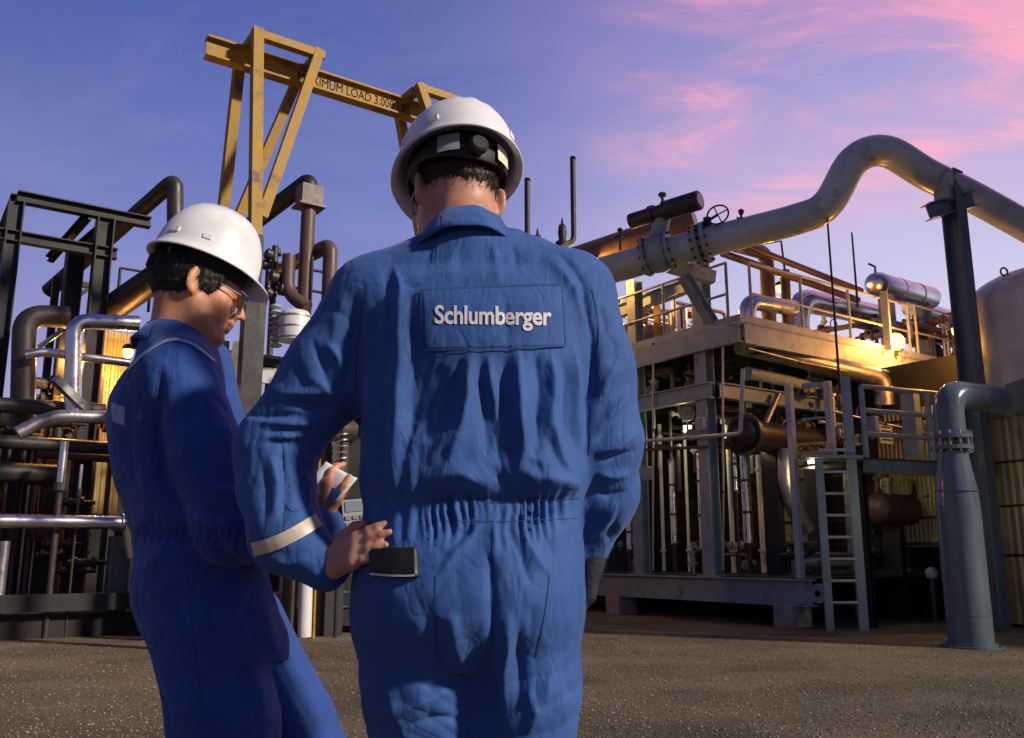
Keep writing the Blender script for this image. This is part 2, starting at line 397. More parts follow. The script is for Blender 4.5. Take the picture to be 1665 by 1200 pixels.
# ---- large grey pipe with the expansion bend
Yp = 13.0
pp = [PY(760, 505, 15.2), PY(1000, 436, 13.9), PY(1140, 396, 13.3), PY(1290, 358, 12.8), PY(1345, 332, 12.6), PY(1388, 262, 12.5), PY(1440, 246, 12.5), PY(1508, 284, 12.7), PY(1600, 330, 13.1), PY(1760, 420, 13.9)]
def crom(P, n=8):
    out = []
    for i in range(len(P) - 1):
        p0, p1, p2, p3 = P[max(i - 1, 0)], P[i], P[i + 1], P[min(i + 2, len(P) - 1)]
        for k in range(n):
            t = k / n
            out.append(.5 * ((2 * p1) + (p2 - p0) * t + (2 * p0 - 5 * p1 + 4 * p2 - p3) * t * t + (3 * p1 - p0 - 3 * p2 + p3) * t ** 3))
    out.append(P[-1]); return out
T = thing('expansion_pipe', 'large grey green overhead pipe with a hump bend at the right', 'pipe', base_of(*pp))
MB().tube(crom(pp), .235, 32).build('pipe_body', M['pipe'], T)
dpipe = (pp[2] - pp[1]).normalized()
for (px, py, Y) in ((1135, 397.5, 13.32), (1148, 394, 13.27)):
    MB().lathe(PY(px, py, Y) - dpipe * .03, dpipe, [(0, .33), (.06, .33)], 28, False).build('flange', M['steel'], T)
for k in range(12):
    a_ = k * math.pi / 6; sd_ = dpipe.cross(UP).normalized(); ud_ = sd_.cross(dpipe)
    c_ = PY(1141, 395.8, 13.3) + (sd_ * math.cos(a_) + ud_ * math.sin(a_)) * .29
    MB().tube([c_ - dpipe * .13, c_ + dpipe * .13], .022, 6).build('bolt', M['dark'], T)
for (px, py, Y) in ((1560, 311, 12.9), (1242, 370, 12.97)):
    q = PY(px, py, Y); i_ = min(range(len(pp) - 1), key=lambda i: (pp[i] - q).length); dd = (pp[i_ + 1] - pp[i_]).normalized()
    MB().lathe(q - dd * .01, dd, [(0, .241), (.02, .241)], 28).build('weld_band', M['pipe'], T)
# ball valve body and actuator
vc = PY(1070, 412, 13.55)
T = thing('actuated_valve', 'flanged valve on the grey pipe with a long dark horizontal actuator on top', 'valve', vc)
MB().lathe(vc - dpipe * .22, dpipe, [(0, .32), (.05, .32), (.05, .27), (.13, .30), (.22, .315), (.31, .30), (.39, .27), (.39, .32), (.44, .32)], 28).build('valve_body', M['steel'], T)
for s_ in (-1, 1):
    for k in range(10):
        a_ = k * math.pi / 5 + .3; c_ = vc + dpipe * (.2 * s_) + (sd_ * math.cos(a_) + ud_ * math.sin(a_)) * .285
        MB().tube([c_ - dpipe * .05, c_ + dpipe * .05], .024, 6).build('bolt', M['dark'], T)
top = PY(1078, 352, 13.5)
MB().tube([vc + UP * .25, top], .13, 16).build('stem_housing', M['steel'], T)
a1, a2 = PY(1025, 360, 13.8), PY(1138, 325, 13.0); da = (a2 - a1)
Ln = da.length
act = MB().lathe(a1, da, [(0, .10), (0.01, .125), (.3 * Ln, .125), (.3 * Ln, .15), (.36 * Ln, .15), (.36 * Ln, .12), (.5 * Ln, .12), (.5 * Ln, .155), (Ln - .02, .155), (Ln, .14)], 24).build('actuator_cylinder', M['iron'], T)
MB().lathe(a2 + da.normalized() * .002, da, [(0, .115), (.012, .11)], 24).build('end_cap', M['dull'], act)
MB().tube([top + UP * .1, top + UP * .34], .025, 8).build('indicator_stem', M['iron'], T)
MB().lathe(top + UP * .34, UP, [(0, .06), (.04, .07), (.07, .03)], 12).build('indicator_cap', M['iron'], T)
# handwheel valve
hv = PY(1150, 366, 13.2)
T = thing('handwheel_valve', 'small gate valve with spoked handwheel on top of the grey pipe', 'valve', hv - UP * .2)
MB().lathe(hv - UP * .18, UP, [(0, .09), (.12, .10), (.2, .07), (.3, .06)], 16).build('valve_body', M['iron'], T)
wc = PY(1167, 349, 13.0); wn = Vector((-.45, -.85, .2)).normalized(); wu = wn.cross(UP).normalized(); wv = wn.cross(wu)
MB().tube([hv + UP * .06, wc], .022, 8).build('stem', M['iron'], T)
ring = [wc + (wu * math.cos(t) + wv * math.sin(t)) * .165 for t in np.linspace(0, 2 * math.pi, 33)]
wh = MB().tube(ring, .014, 8, False).build('handwheel', M['dark'], T)
for k in range(4): MB().tube([wc, wc + (wu * math.cos(k * 1.571 + .4) + wv * math.sin(k * 1.571 + .4)) * .165], .011, 6).build('spoke', M['dark'], wh)
for (px, py, Y, lab) in ((1205, 348, 12.98, 'small vent cock standing on the grey pipe, left of the hump'), (1008, 378, 14.0, 'small dark bleed valve on the brown pipe left of the actuator')):
    q = PY(px, py, Y); T = thing('bleed_valve', lab, 'valve', q - UP * .3)
    MB().tube([q - UP * .3, q], .02, 8).build('stem', M['dark'], T); MB().lathe(q, UP, [(0, .035), (.05, .05), (.08, .02)], 10).build('cap', M['dark'], T)
    MB().tube([q - UP * .08 - RD * .1, q - UP * .08 + RD * .1], .015, 6).build('lever', M['dark'], T)
# pipe bracket at the corner column
a, b = PY(1088, 432, 13.6), A(1160, 452, .05); b = Vector((b.x, b.y, b.z))
beam('pipe_bracket', 'pale channel bracket under the large pipe at the corner column', a, b, .16, .2, M['steel_lt'], 'channel', 'bracket')
beam('knee_brace', 'dark knee brace below the pipe bracket on the corner column', PY(1112, 448, 13.6), A(1158, 525, .02), .16, .16, M['steel'], 'ibeam', 'brace')
beam('tie_beam', 'dark sloping beam crossing behind the first column above the deck', A(985, 515, .45), A(1135, 458, .45), .16, .24, M['steel'], 'ibeam', 'beam')

# ---- right support post of the pipe
pt = PY(1545, 285, 12.75); ft = PZ(1592, 1000, 0); ft = Vector((pt.x, pt.y, 0))
T = thing('pipe_support_post', 'tall grey H-post with cross arm carrying the large pipe at right', 'post', ft)
MB().ibeam(ft, pt + UP * .05 - Vector((0, .30, 0)) * 0, .26, .26, LD, .02).build('post_shaft', M['slate'], T)
arm0 = PY(1508, 345, 12.6); arm1 = PY(1582, 325, 12.75)
MB().ibeam(Vector((arm0.x, arm0.y, arm0.z)), arm1, .2, .24).build('cross_arm', M['slate'], T)
MB().box(PY(1540, 318, 12.75), (.16, .12, .12), (RD, LD, UP)).build('saddle', M['steel'], T)
MB().tube([PY(1528, 296, 12.5), PY(1533, 281, 12.5), PY(1541, 274, 12.5)], .02, 8).build('strap', M['steel'], T)
# ---- thin whip rods
for (x0, y0, x1, y1, Y, lab) in ((1344, 340, 1357, 640, 12.5, 'long thin vertical rod hanging under the large pipe'), (1385, 378, 1396, 500, 14.2, 'short thin vertical rod right of the long one')):
    p = PY(x0, y0, Y); q = PY(x1, y1, Y); q = Vector((p.x, p.y, q.z)); o = MB().tube([q, p], [.02, .014], 8).build('thin_rod', M['dark']); tag(o, lab, 'rod')

# ---- pipes and vessels on the upper deck (silver cladding)
pipe('overhead_line', 'upper of two dark lines running down right above the deck', [PY(1195, 392, 14.6), PY(1300, 434, 15.6), PY(1400, 473, 16.7)], .06, M['brown'], rad=.1)
pipe('overhead_line', 'lower of two dark lines running down right above the deck', [PY(1175, 412, 14.6), PY(1300, 455, 15.8), PY(1395, 488, 16.7)], .065, M['brown'], rad=.1)
pipe('silver_pipe', 'short silver clad pipe with an elbow dropping to the deck corner', [vdown(PY(1214, 520, 15.2), DT), PY(1214, 489, 15.2), PY(1300, 503, 16.2)], .15, M['silver'], rad=.3)
pipe('silver_pipe', 'large silver clad pipe bending down behind the deck railing', [vdown(PY(1290, 520, 16.2), DT), PY(1296, 486, 16.2), PY(1420, 512, 18.0)], .23, M['silver'], rad=.45)
pipe('rusty_riser', 'rust brown riser with an elbow above the deck corner', [vdown(PY(1247, 480, 15.8), DT), PY(1246, 412, 15.8), PY(1195, 398, 15.0)], .13, M['brown'], rad=.25)
pipe('square_riser', 'dark riser with a thin frame on top beside the rusty pipe', [vdown(PY(1276, 480, 16.0), DT), PY(1276, 440, 16.0)], .09, M['brown'])
o = MB().tube([PY(1276, 440, 16.0), PY(1270, 392, 16.0), PY(1238, 397, 15.7)], .022, 8).build('frame_tube', M['dark']); tag(o, 'thin bent dark tube frame above the deck risers', 'tube')
v0, v1 = PY(1425, 462, 17.0), PY(1512, 485, 18.4); dv = v1 - v0; Lv = dv.length
T = thing('horizontal_vessel', 'shiny capsule-shaped silver vessel on top of the module', 'vessel', base_of(v0, v1) - UP * .25)
MB().lathe(v0, dv, [(-.20, .02), (-.185, .10), (-.14, .17), (-.06, .225), (0, .24), (Lv, .24), (Lv + .08, .20), (Lv + .14, .12), (Lv + .16, .02)], 28).build('shell', M['silver'], T)
for q in (0.02, .35, .7): MB().lathe(v0 + dv * q, dv, [(0, .246), (.03, .246)], 28).build('band', M['dull'], T)
MB().tube([v0 + UP * .22, v0 + UP * .36, v0 + UP * .38 - RD * .2], .022, 8).build('vent', M['dark'], T)
for q in (.15, .85):
    c_ = v0 + dv * q; MB().bar(vdown(c_, DT), c_ - UP * .2, .3, .1, RD).build('saddle', M['steel'], T)
for i, (x0, y0, x1, y1, Y0, Y1, r, mm, lab) in enumerate((
    (1390, 520, 1600, 565, 17.5, 20, .16, 'dull', 'dull clad pipe behind the lit railing'),
    (1480, 500, 1600, 535, 18.5, 20.5, .2, 'silver', 'silver clad pipe under the capsule vessel'),
    (1500, 540, 1600, 565, 18.0, 19.5, .14, 'brown', 'rust red pipe behind the lit railing at right'),
    (1300, 545, 1440, 520, 15.5, 17.6, .05, 'brown', 'thin orange lit pipe rising across the deck'),)):
    pipe('deck_pipe', lab, [PY(x0, y0, Y0), PY(x1, y1, Y1)], r, M[mm])
for i, (px, Y, h, r, lab) in enumerate(((1380, 17.5, .75, .2, 'squat dark pump body behind the railing, left of the lamp'), (1325, 16.8, .55, .28, 'low dark drum on the deck under the large silver elbow'), (1510, 18.6, .9, .3, 'dark red drum on the deck right of the lamp'), (1560, 19.2, 1.0, .2, 'upright dark drum at the far right end of the deck'))):
    q = PY(px, 560, Y); T = thing('deck_drum', lab, 'drum', vdown(q, DT))
    MB().lathe(vdown(q, DT), UP, [(0, r), (h * .75, r), (h * .9, r * .75), (h, r * .3)], 20).build('drum_shell', M['brown'], T)
    MB().lathe(vdown(q, DT + h * .35), UP, [(0, r * 1.1), (.05, r * 1.1)], 20, False).build('flange', M['iron'], T)
# vertical pink-white pipes and red pipes seen through the left face
for (px, y0, r, m_, off, lab) in ((1108, 503, .10, 'silver', 1.2, 'upright silver pipe between the two columns above the deck'), (1093, 510, .08, 'dull', 1.5, 'slim upright pipe beside the silver one above the deck'), (1068, 498, .07, 'yellow', 1.3, 'yellow upright pipe between the columns above the deck')):
    q = A(px, y0, off); pipe('upright_pipe', lab, [vdown(q, DT), q], r, M[m_])
pipe('deck_header', 'rust coloured header pipe lying on the deck between the columns', [A(1000, 540, 1.6), A(1088, 540, 1.6)], .16, M['brown'])
pipe('deck_header', 'thin rust pipe above the header near the worker shoulder', [A(985, 500, 2.0), A(1130, 512, 2.0)], .06, M['brown'])
# brown slanting flue behind the valve
pipe('slanting_flue', 'brown slanting flue pipe behind the actuator, lit orange below', [PY(900, 432, 16.2), PY(1130, 356, 15.0)], .22, M['brown'])
# vent stacks behind the worker
for (px, y0, y1, lab) in ((857, 293, 420, 'short dark vent stack beside the worker shoulder'), (931, 258, 395, 'tall dark vent stack with a cut top and curved foot')):
    p = PY(px, y0, 17); q = PY(px, y1, 17); q = Vector((p.x, p.y, q.z)); T = thing('vent_stack', lab, 'stack', vdown(q, 0))
    if px > 900: pts = fillet([p, q, q - RD * .35 - UP * .1, vdown(q - RD * .35, 0)], .2)
    else: pts = [p, vdown(q, 0)]
    MB().tube(pts, .055, 14).build('stack_pipe', M['dark'], T)
    MB().lathe(p - UP * .02, UP + RD * .3, [(0, .058), (.05, .06)], 14).build('stack_mouth', M['black'], T)
for (px, y0, lab) in ((874, 372, 'small dark relief valve between the two vent stacks'), (914, 355, 'dark relief valve at the foot of the tall vent stack')):
    p = PY(px, y0, 17); T = thing('relief_valve', lab, 'valve', p - UP * .9)
    MB().lathe(p - UP * .9, UP, [(0, .1), (.3, .1), (.32, .14), (.4, .14), (.42, .07), (.6, .09), (.75, .07), (.78, .03), (.9, .015)], 14).build('valve_bonnet', M['dark'], T)

# ---- flood lamp on the upper deck
lp = B(1456, 556, -.05)
T = thing('flood_lamp', 'glowing orange flood lamp on the railing of the upper deck', 'lamp', lp - UP * .25)
MB().bar(lp - UP * .25, lp + UP * .12, .04, .04, RD).build('bracket', M['dark'], T)
MB().lathe(lp + Vector((0, .02, 0)), Vector((0, 1, .15)), [(0, .165), (.06, .15), (.14, .06)], 16).build('lamp_housing', M['dark'], T)
MB().lathe(lp, Vector((0, -1, -.15)), [(0, .16), (.05, .15), (.10, .09), (.12, .02)], 18).build('lamp_lens', M['lamp'], T)
def point(name, loc, e, col, r=.08):
    d = bpy.data.lights.new(name, 'POINT'); d.energy = e; d.color = col; d.shadow_soft_size = r
    o = bpy.data.objects.new(name, d); COL.objects.link(o); o.location = loc; return o
ORG = (1.0, .43, .08)
point('lamp_light', lp + Vector((-.05, -.42, -.05)), 120, ORG)
def bulkhead(label, p, m, e, col):
    T = thing('bulkhead_lamp', label, 'lamp', p)
    MB().lathe(p + UP * .06, UP, [(0, .09), (.06, .08), (.09, .03)], 14).build('lamp_cap', M['dark'], T)
    MB().lathe(p - UP * .06, UP, [(0, .03), (.03, .065), (.12, .075)], 14).build('lamp_glass', m, T)
    point('lamp_light', p - UP * .14, e, col, .06)
bulkhead('orange deck lamp behind the large pipe and the columns', A(1030, 480, 2.0), M['lamp'], 230, ORG)
bulkhead('orange lamp under the slanting flue behind the worker', PY(962, 440, 15.6), M['lamp'], 130, ORG)
bulkhead('orange deck lamp behind the silver pipe elbows', PY(1268, 470, 16.8), M['lamp'], 110, ORG)
bulkhead('orange lamp on the lower platform beside the elbow', PY(1478, 655, 15.2), M['lamp'], 36, ORG)
bulkhead('orange lamp behind the capsule vessel at far right', PY(1556, 540, 13.35), M['lamp'], 110, ORG)

# ---- under the deck
zr = PY(1320, 598, 14.0).z
pipe('underdeck_pipe', 'thick grey pipe under the deck ending in a downturned elbow', [PY(1200, 560, 14.4), PY(1300, 583, 14.6), PY(1436, 615, 15.0), PY(1440, 660, 15.0)], .16, M['dull'], rad=.35)
pipe('underdeck_pipe', 'dark pipe under the deck, lower of the parallel pair', [PY(1215, 606, 14.2), PY(1340, 632, 15.4), PY(1520, 668, 17.2)], .10, M['pipe'], rad=.1)
pipe('underdeck_pipe', 'orange lit short pipe below the deck edge between the columns', [A(1055, 607, .5), A(1092, 601, .5)], .06, M['brown'])
for i, (yy, r, lab) in enumerate(((640, .05, 'first'), (660, .07, 'second'), (683, .05, 'third'), (705, .06, 'fourth'))):
    pipe('process_line', '%s process line from the top behind the lower platform rail' % lab, [PY(1175, yy - 20, 15.4), PY(1560, yy + 20, 18.5)], r, M['pipe' if i % 2 else 'brown'])
pipe('instrument_tube', 'thin grey tube running between columns then up to the deck', [A(1000, 721, -.15), A(1204, 705, -.15), A(1208, 600, -.15)], .03, M['pipe'], rad=.08)
pipe('instrument_tube', 'thin rusty tube just below the grey one between columns', [A(990, 735, -.1), A(1150, 726, -.1)], .025, M['brown'])
g = A(1117, 672, .6); T = thing('pressure_gauge', 'round pale pressure gauge between the columns under the deck', 'gauge', g - UP * .3)
gn = Vector((-.4, -.9, 0)).normalized()
MB().lathe(g, gn, [(-.04, .13), (0, .135), (.02, .135), (.02, .115), (.012, .115)], 24, False).build('bezel', M['dull'], T)
MB().lathe(g + gn * .013, gn, [(0, .112), (.003, .112)], 24, False).build('dial', M['steel_lt'], T)
MB().bar(g + gn * .02 - UP * .02, g + gn * .02 + UP * .08 + RD * .03, .012, .004, gn).build('needle', M['black'], T)
MB().tube([g - UP * .12, g - UP * .45], .02, 8).build('stem', M['dull'], T)
# vertical exchanger tubes with bright highlights
for i, (px, y0, y1, r, off) in enumerate(((1022, 810, 895, .05, .8), (1092, 748, 885, .055, 1.0), (1138, 735, 895, .065, .7), (1210, 738, 885, .075, 1.1), (1194, 735, 800, .03, .9))):
    q0 = A(px, y0, off); q1 = A(px, y1, off); q1 = Vector((q0.x, q0.y, q1.z))
    T = thing('exchanger_tube', ['polished upright tube at the near worker forearm', 'polished upright tube in the first bay, left one', 'polished upright tube in the first bay, close to the corner column', 'polished upright tube in the bay right of the corner column', 'short thin polished tube beside the corner column'][i], 'tube', vdown(q1, ZS + .02), 'upright polished exchanger tubes')
    MB().tube([q1, q0], r, 16).build('tube_body', M['silver'], T)
    MB().tube([vdown(q1, ZS + .03), q1], r * .6, 12).build('foot_pipe', M['iron'], T)
    for z_ in (q1.z, q1.z + (q0.z - q1.z) * .35, q1.z + (q0.z - q1.z) * .7, q0.z): MB().lathe(Vector((q1.x, q1.y, z_ - .02)), UP, [(0, r * 1.35), (.04, r * 1.35)], 16, False).build('clamp', M['iron'], T)
    if i < 4: MB().tube([q0, Vector((q0.x, q0.y, zmid))], r * .55, 12).build('head_pipe', M['iron'], T)
# corrugated enclosure at the back of the module
def corrug(o0, d, w, z0, z1, pitch=.075, dep=.02):
    n = int(w / pitch) * 4; nn = d.cross(UP).normalized(); mb = MB(); V = []
    for i in range(n + 1):
        q = [0, 1, 1, 0][i % 4] * dep; p = o0 + d * (w * i / n) + nn * q
        V += [Vector((p.x, p.y, z0)), Vector((p.x, p.y, z1))]
    return mb.add(V, [(2 * i, 2 * i + 2, 2 * i + 3, 2 * i + 1) for i in range(n)])
T = thing('corrugated_wall', 'tan corrugated sheet wall at the back of the right-hand module', 'wall', vdown(C0 + RD * 3.0, 0))
for k in (0, 2, 4, 5, 7):
    o0 = C0 + RD * 3.0 - LD * 2.2 + LD * (k * 1.22); corrug(o0, LD, 1.2, ZS + .45, 3.3).build('sheet_panel', M['sheet'], T)
for z_ in (ZS + .5, 1.55, 2.3, 3.1): MB().bar(vdown(C0 + RD * 2.96 - LD * 2.2, z_), vdown(C0 + RD * 2.96 + LD * 7.6, z_), .05, .04).build('girt', M['dark'], T)
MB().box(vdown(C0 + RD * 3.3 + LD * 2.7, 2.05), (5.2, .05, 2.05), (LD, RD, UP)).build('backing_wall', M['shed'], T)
T = thing('corrugated_wall', 'tan corrugated sheet wall behind the ladder and the dark drum', 'wall', vdown(C0 + RD * 8 + LD * 2.6, 0))
for k in (1, 4, 8):
    o0 = C0 + LD * 2.6 + RD * (2.2 + k * 1.22); corrug(o0, RD, 1.2, .9, 3.0).build('sheet_panel', M['sheet'], T)
for z_ in (1.5, 2.3): MB().bar(vdown(C0 + LD * 2.56 + RD * 2, z_), vdown(C0 + LD * 2.56 + RD * 13, z_), .05, .04).build('girt', M['dark'], T)
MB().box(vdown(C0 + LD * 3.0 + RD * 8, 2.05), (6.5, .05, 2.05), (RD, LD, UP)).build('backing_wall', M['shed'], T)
YEL = (1.0, .86, .42)
bulkhead('yellowish work lamp inside the bay behind the corner column', A(1228, 712, .9), M['lampw'], 22, YEL)
bulkhead('yellowish work lamp inside the bay between the two columns', A(1118, 698, .9), M['lampw'], 22, YEL)
bulkhead('yellowish work lamp behind the ladder', PY(1322, 755, 13.6), M['lampw'], 9, YEL)
bulkhead('yellowish work lamp between the big pipe and the ribbed tank', PY(1576, 800, 10.8), M['lampw'], 9, YEL)
# horizontal vessel with domed head behind the corner
h0, h1 = PY(1205, 706, 13.9), PY(1330, 722, 15.2); dh = h1 - h0; Lh = dh.length
T = thing('shell_exchanger', 'dark horizontal exchanger shell with a domed head behind the corner column', 'vessel', base_of(h0, h1) - UP * .3)
MB().lathe(h0, dh, [(-.16, .03), (-.14, .13), (-.08, .21), (0, .26), (.06, .26), (.06, .33), (.14, .33), (.14, .24), (Lh, .24)], 26).build('shell', M['iron'], T)
MB().tube([h0 + UP * .2 + dh * .3, h0 + UP * .75 + dh * .5], .05, 10).build('nozzle', M['dull'], T)
for q in (.35, .9): MB().bar(vdown(h0 + dh * q, ZS + .02), h0 + dh * q - UP * .2, .3, .12, RD).build('saddle', M['dark'], T)
# ribbed duct
d0, d1, d2 = PY(1276, 730, 14.2), PY(1278, 805, 14.2), PY(1312, 862, 14.4)
T = thing('ribbed_duct', 'grey ribbed duct bending down behind the ladder', 'duct', d2)
pth = fillet([d0, d1, d2], .4, 14); MB().tube(pth, .125, 20).build('duct_body', M['dull'], T)
for i in range(2, len(pth) - 1, 1):
    dd = (pth[i + 1] - pth[i - 1]).normalized(); MB().lathe(pth[i] - dd * .008, dd, [(0, .134), (.016, .134)], 20).build('rib', M['dull'], T)
# ---- lower platform and ladder
La = PZ(1378, 1026, 0); LY = La.y
mzL = PY(1345, 742, LY).z
T = thing('ladder', 'grey steel ladder standing on the gravel up to the lower platform', 'ladder', La)
for px, yt in ((1350, 745), (1405, 612)):
    p = PY(px, 1024, LY); p.z = 0.0; t = PY(px, yt, LY).z
    MB().bar(p, vdown(p, t), .12 if px > 1400 else .10, .05, Vector((0, 1, 0))).build('stile', M['steel'], T)
xa, xb = PY(1350, 1016, LY).x, PY(1405, 1016, LY).x
for k in range(8):
    z = PY(1375, 980 - k * 35.5, LY).z; MB().tube([(xa, LY, z), (xb, LY, z)], .02, 10).build('rung', M['steel_lt'], T)
T = thing('ladder_gate_frame', 'grey tube frame left of the ladder head with a yellow sign', 'frame', PY(1302, 940, LY + .3))
q0 = PY(1302, 940, LY + .3); q1 = PY(1343, 745, LY + .1)
MB().bar(q0, vdown(q0, PY(1302, 626, LY + .3).z), .09, .08, RD).build('upright', M['steel_lt'], T)
pr = PY(1345, 620, LY + .1); MB().bar(vdown(pr, mzL), pr, .09, .08, RD).build('upright', M['steel_lt'], T)
tl = vdown(q0, PY(1302, 626, LY + .3).z)
for yy, w in ((624, .07), (678, .03), (740, .06), (908, .04)):
    e0 = PY(1304, yy + 4, LY + .3); e1 = PY(1348, yy, LY + .1); MB().bar(e0, e1, .03, w).build('cross_bar', M['steel'], T)
sg = PY(1320, 729, LY + .12); T = thing('warning_sign', 'small worn yellow sign with dark lettering left of the ladder head', 'sign', sg - UP * .09)
sr = (PY(1342, 727, LY + .1) - PY(1300, 731, LY + .3)); sr.z = 0; sr.normalize(); sn = Vector((sr.y, -sr.x, 0))
MB().box(sg, (.21, .008, .085), (sr, sn, UP)).build('sign_plate', M['signy'], T)
def text_mesh(name, body, size, origin, xdir, updir, m, parent, width=None, bold=.0, align='CENTER'):
    cu = bpy.data.curves.new('txt', 'FONT'); cu.body = body; cu.size = size; cu.align_x = align; cu.align_y = 'CENTER'; cu.offset = bold; cu.resolution_u = 4
    ob = bpy.data.objects.new('txt', cu); COL.objects.link(ob); bpy.context.view_layer.update()
    dg = bpy.context.evaluated_depsgraph_get(); me = bpy.data.meshes.new_from_object(ob.evaluated_get(dg))
    bpy.data.objects.remove(ob); bpy.data.curves.remove(cu)
    co = np.array([v.co[:] for v in me.vertices]); w = co[:, 0].max() - co[:, 0].min()
    sx = (width / w) if width else 1.0
    xd = np.array(Vector(xdir).normalized()); ud = np.array(Vector(updir).normalized()); off = np.array(Vector(origin) - wloc(parent))
    co2 = off + co[:, :1] * sx * xd + co[:, 1:2] * ud
    me.vertices.foreach_set('co', co2.reshape(-1)); me.materials.clear(); me.materials.append(m); me.name = name; me.update()
    o = bpy.data.objects.new(name, me); COL.objects.link(o); o.parent = parent; return o, co, sx
text_mesh('sign_lettering', 'CAUTION', .11, sg + sn * .0105, sr, UP, M['black'], T, .36, .004)
# lower platform
m0 = PY(1400, 742, LY + .1); m0.z = mzL - .02; md = (RD * .9 + Vector((.45, 0, 0))).normalized(); me1 = m0 + md * 5.2
T = thing('lower_platform', 'dark lower platform deck right of the ladder', 'platform', vdown(m0, 0))
nb = UP.cross(md).normalized()
MB().box((m0 + me1) / 2 + nb * .7, (2.6, .7, .02), (md, nb, UP)).build('deck_plate', M['dark'], T)
MB().channel(m0 - UP * .1, me1 - UP * .1, .07, .18).build('edge_channel', M['slate'], T)
MB().bar(PY(1302, 744, LY + .3), m0, .5, .04).build('landing', M['steel'], T)
for q in (.25, 2.4, 4.8): MB().ibeam(vdown(m0 + md * q + nb * .3, 0), m0 + md * q - UP * .02 + nb * .3, .12, .12, RD).build('support_leg', M['dark'], T)
railing('steel railing with flat top bar on the lower platform', m0 + UP * .02 + md * .1, md, (0, 1.25, 2.7, 4.4), 1.0, M['steel'], rails=(1.0, .66, .33), r=.035)
q = PY(1484, 700, LY + 1.1); T = thing('rail_column', 'square grey column rising from the lower platform', 'column', vdown(q, mzL)); MB().bar(vdown(q, mzL), vdown(q, PY(1484, 640, LY + 1.1).z), .22, .16, RD).build('column_shaft', M['steel'], T)
pn = PY(1440, 705, LY + 1.6); T = thing('notice_panel', 'pale ruled notice panel on the lower platform', 'panel', pn - UP * .2)
MB().box(pn, (.17, .012, .16), (RD, LD, UP)).build('panel_plate', M['steel_lt'], T)
for k in range(4): MB().box(pn - LD * .0145 + UP * (.1 - k * .065), (.13, .002, .01), (RD, LD, UP)).build('printed_line', M['dark'], T)
for i, (yy, lab) in enumerate(((668, 'upper'), (700, 'middle'), (738, 'lowest'))):
    pipe('lit_line', '%s orange lit pipe behind the lower platform rail at right' % lab, [PY(1460, yy - 8, 16.0 - i * .4), PY(1545, yy + 6, 17.0 - i * .4)], .055, M['brown'])
# dark horizontal drum right of the ladder
h0, h1 = PY(1428, 826, 14.2), PY(1590, 836, 15.4); dh = h1 - h0; Lh = dh.length
T = thing('horizontal_drum', 'dull brown horizontal drum below the lower platform', 'drum', base_of(h0, h1) - UP * .3)
MB().lathe(h0, dh, [(-.12, .03), (-.10, .12), (-.05, .2), (0, .24), (Lh, .24)], 26).build('shell', M['brown'], T)
MB().lathe(h0 + dh * .3, dh, [(0, .27), (.06, .27)], 26, False).build('flange', M['iron'], T)
for q in (.12, .7): MB().bar(vdown(h0 + dh * q, 0), h0 + dh * q - UP * .18, .3, .14, RD).build('saddle', M['dark'], T)
for i, (px, y0, y1, r, lab) in enumerate(((1432, 770, 900, .05, 'left'), (1460, 765, 900, .07, 'middle'), (1500, 760, 905, .05, 'right'), (1380, 760, 900, .12, 'thick'))):
    a = PY(px, y0, 15.2); b = PY(px, y1, 15.2); pipe('standing_pipe', '%s upright clad pipe in the bay below the lower platform' % lab, [Vector((a.x, a.y, .02)), a], r, M['dull'])
for i, (yy, Y, lab) in enumerate(((932, 14.0, 'dark pipe low above the gravel right of the skid'), (903, 15.0, 'dark pipe in the bay above the low floor pipe'))):
    pipe('floor_pipe', lab, [PY(1345, yy, Y), PY(1760, yy + 8, Y + 1.0)], .055, M['iron'])
for i, (px, Y) in enumerate(((1515, 13.6), (1475, 14.5))):
    q = PY(px, 940, Y); T = thing('drain_valve', ['small drain valve on a stub right of the ladder', 'small drain valve behind the ladder foot'][i], 'valve', vdown(q, 0))
    MB().tube([vdown(q, 0), q], .04, 10).build('stub', M['iron'], T); MB().lathe(q, UP, [(0, .07), (.1, .09), (.16, .04)], 12).build('valve_bonnet', M['steel'], T)

# ---- big slate pipe with reducer at right
bp0 = PZ(1580, 1052, 0); BY = bp0.y
def bz(y): return PY(1575, y, BY).z
T = thing('reducer_pipe', 'big glossy slate blue upright pipe with a bottle-shaped reducer and flange', 'pipe', bp0)
MB().lathe(bp0, UP, [(0, .26), (.05, .26), (.05, .232), (bz(835), .232), (bz(800), .222), (bz(760), .18), (bz(742), .165), (bz(735), .165)], 36).build('reducer_body', M['slate'], T)
for yy in (732, 714): MB().lathe(Vector((bp0.x, bp0.y, bz(yy))), UP, [(0, .225), (.045, .225)], 28, False).build('flange', M['slate'], T)
for k in range(12):
    c_ = Vector((bp0.x + .2 * math.cos(k * .5236), bp0.y + .2 * math.sin(k * .5236), bz(736))); MB().tube([c_, c_ + UP * .24], .014, 6).build('bolt', M['dull'], T)
e0 = Vector((bp0.x, bp0.y, bz(712))); e1 = Vector((bp0.x, bp0.y, bz(640))); 
el = fillet([e0, e1 + UP * .0, e1 + Vector((.85, .45, 0))], .38, 12); MB().tube(el, .165, 30).build('elbow', M['slate'], T)
for yy in (800, 1000): MB().lathe(Vector((bp0.x, bp0.y, bz(yy))), UP, [(0, .236), (.014, .236)], 36).build('weld_ring', M['slate'], T)
MB().lathe(bp0, UP, [(0, .33), (.02, .33)], 28, False).build('base_plate', M['slate'], T)
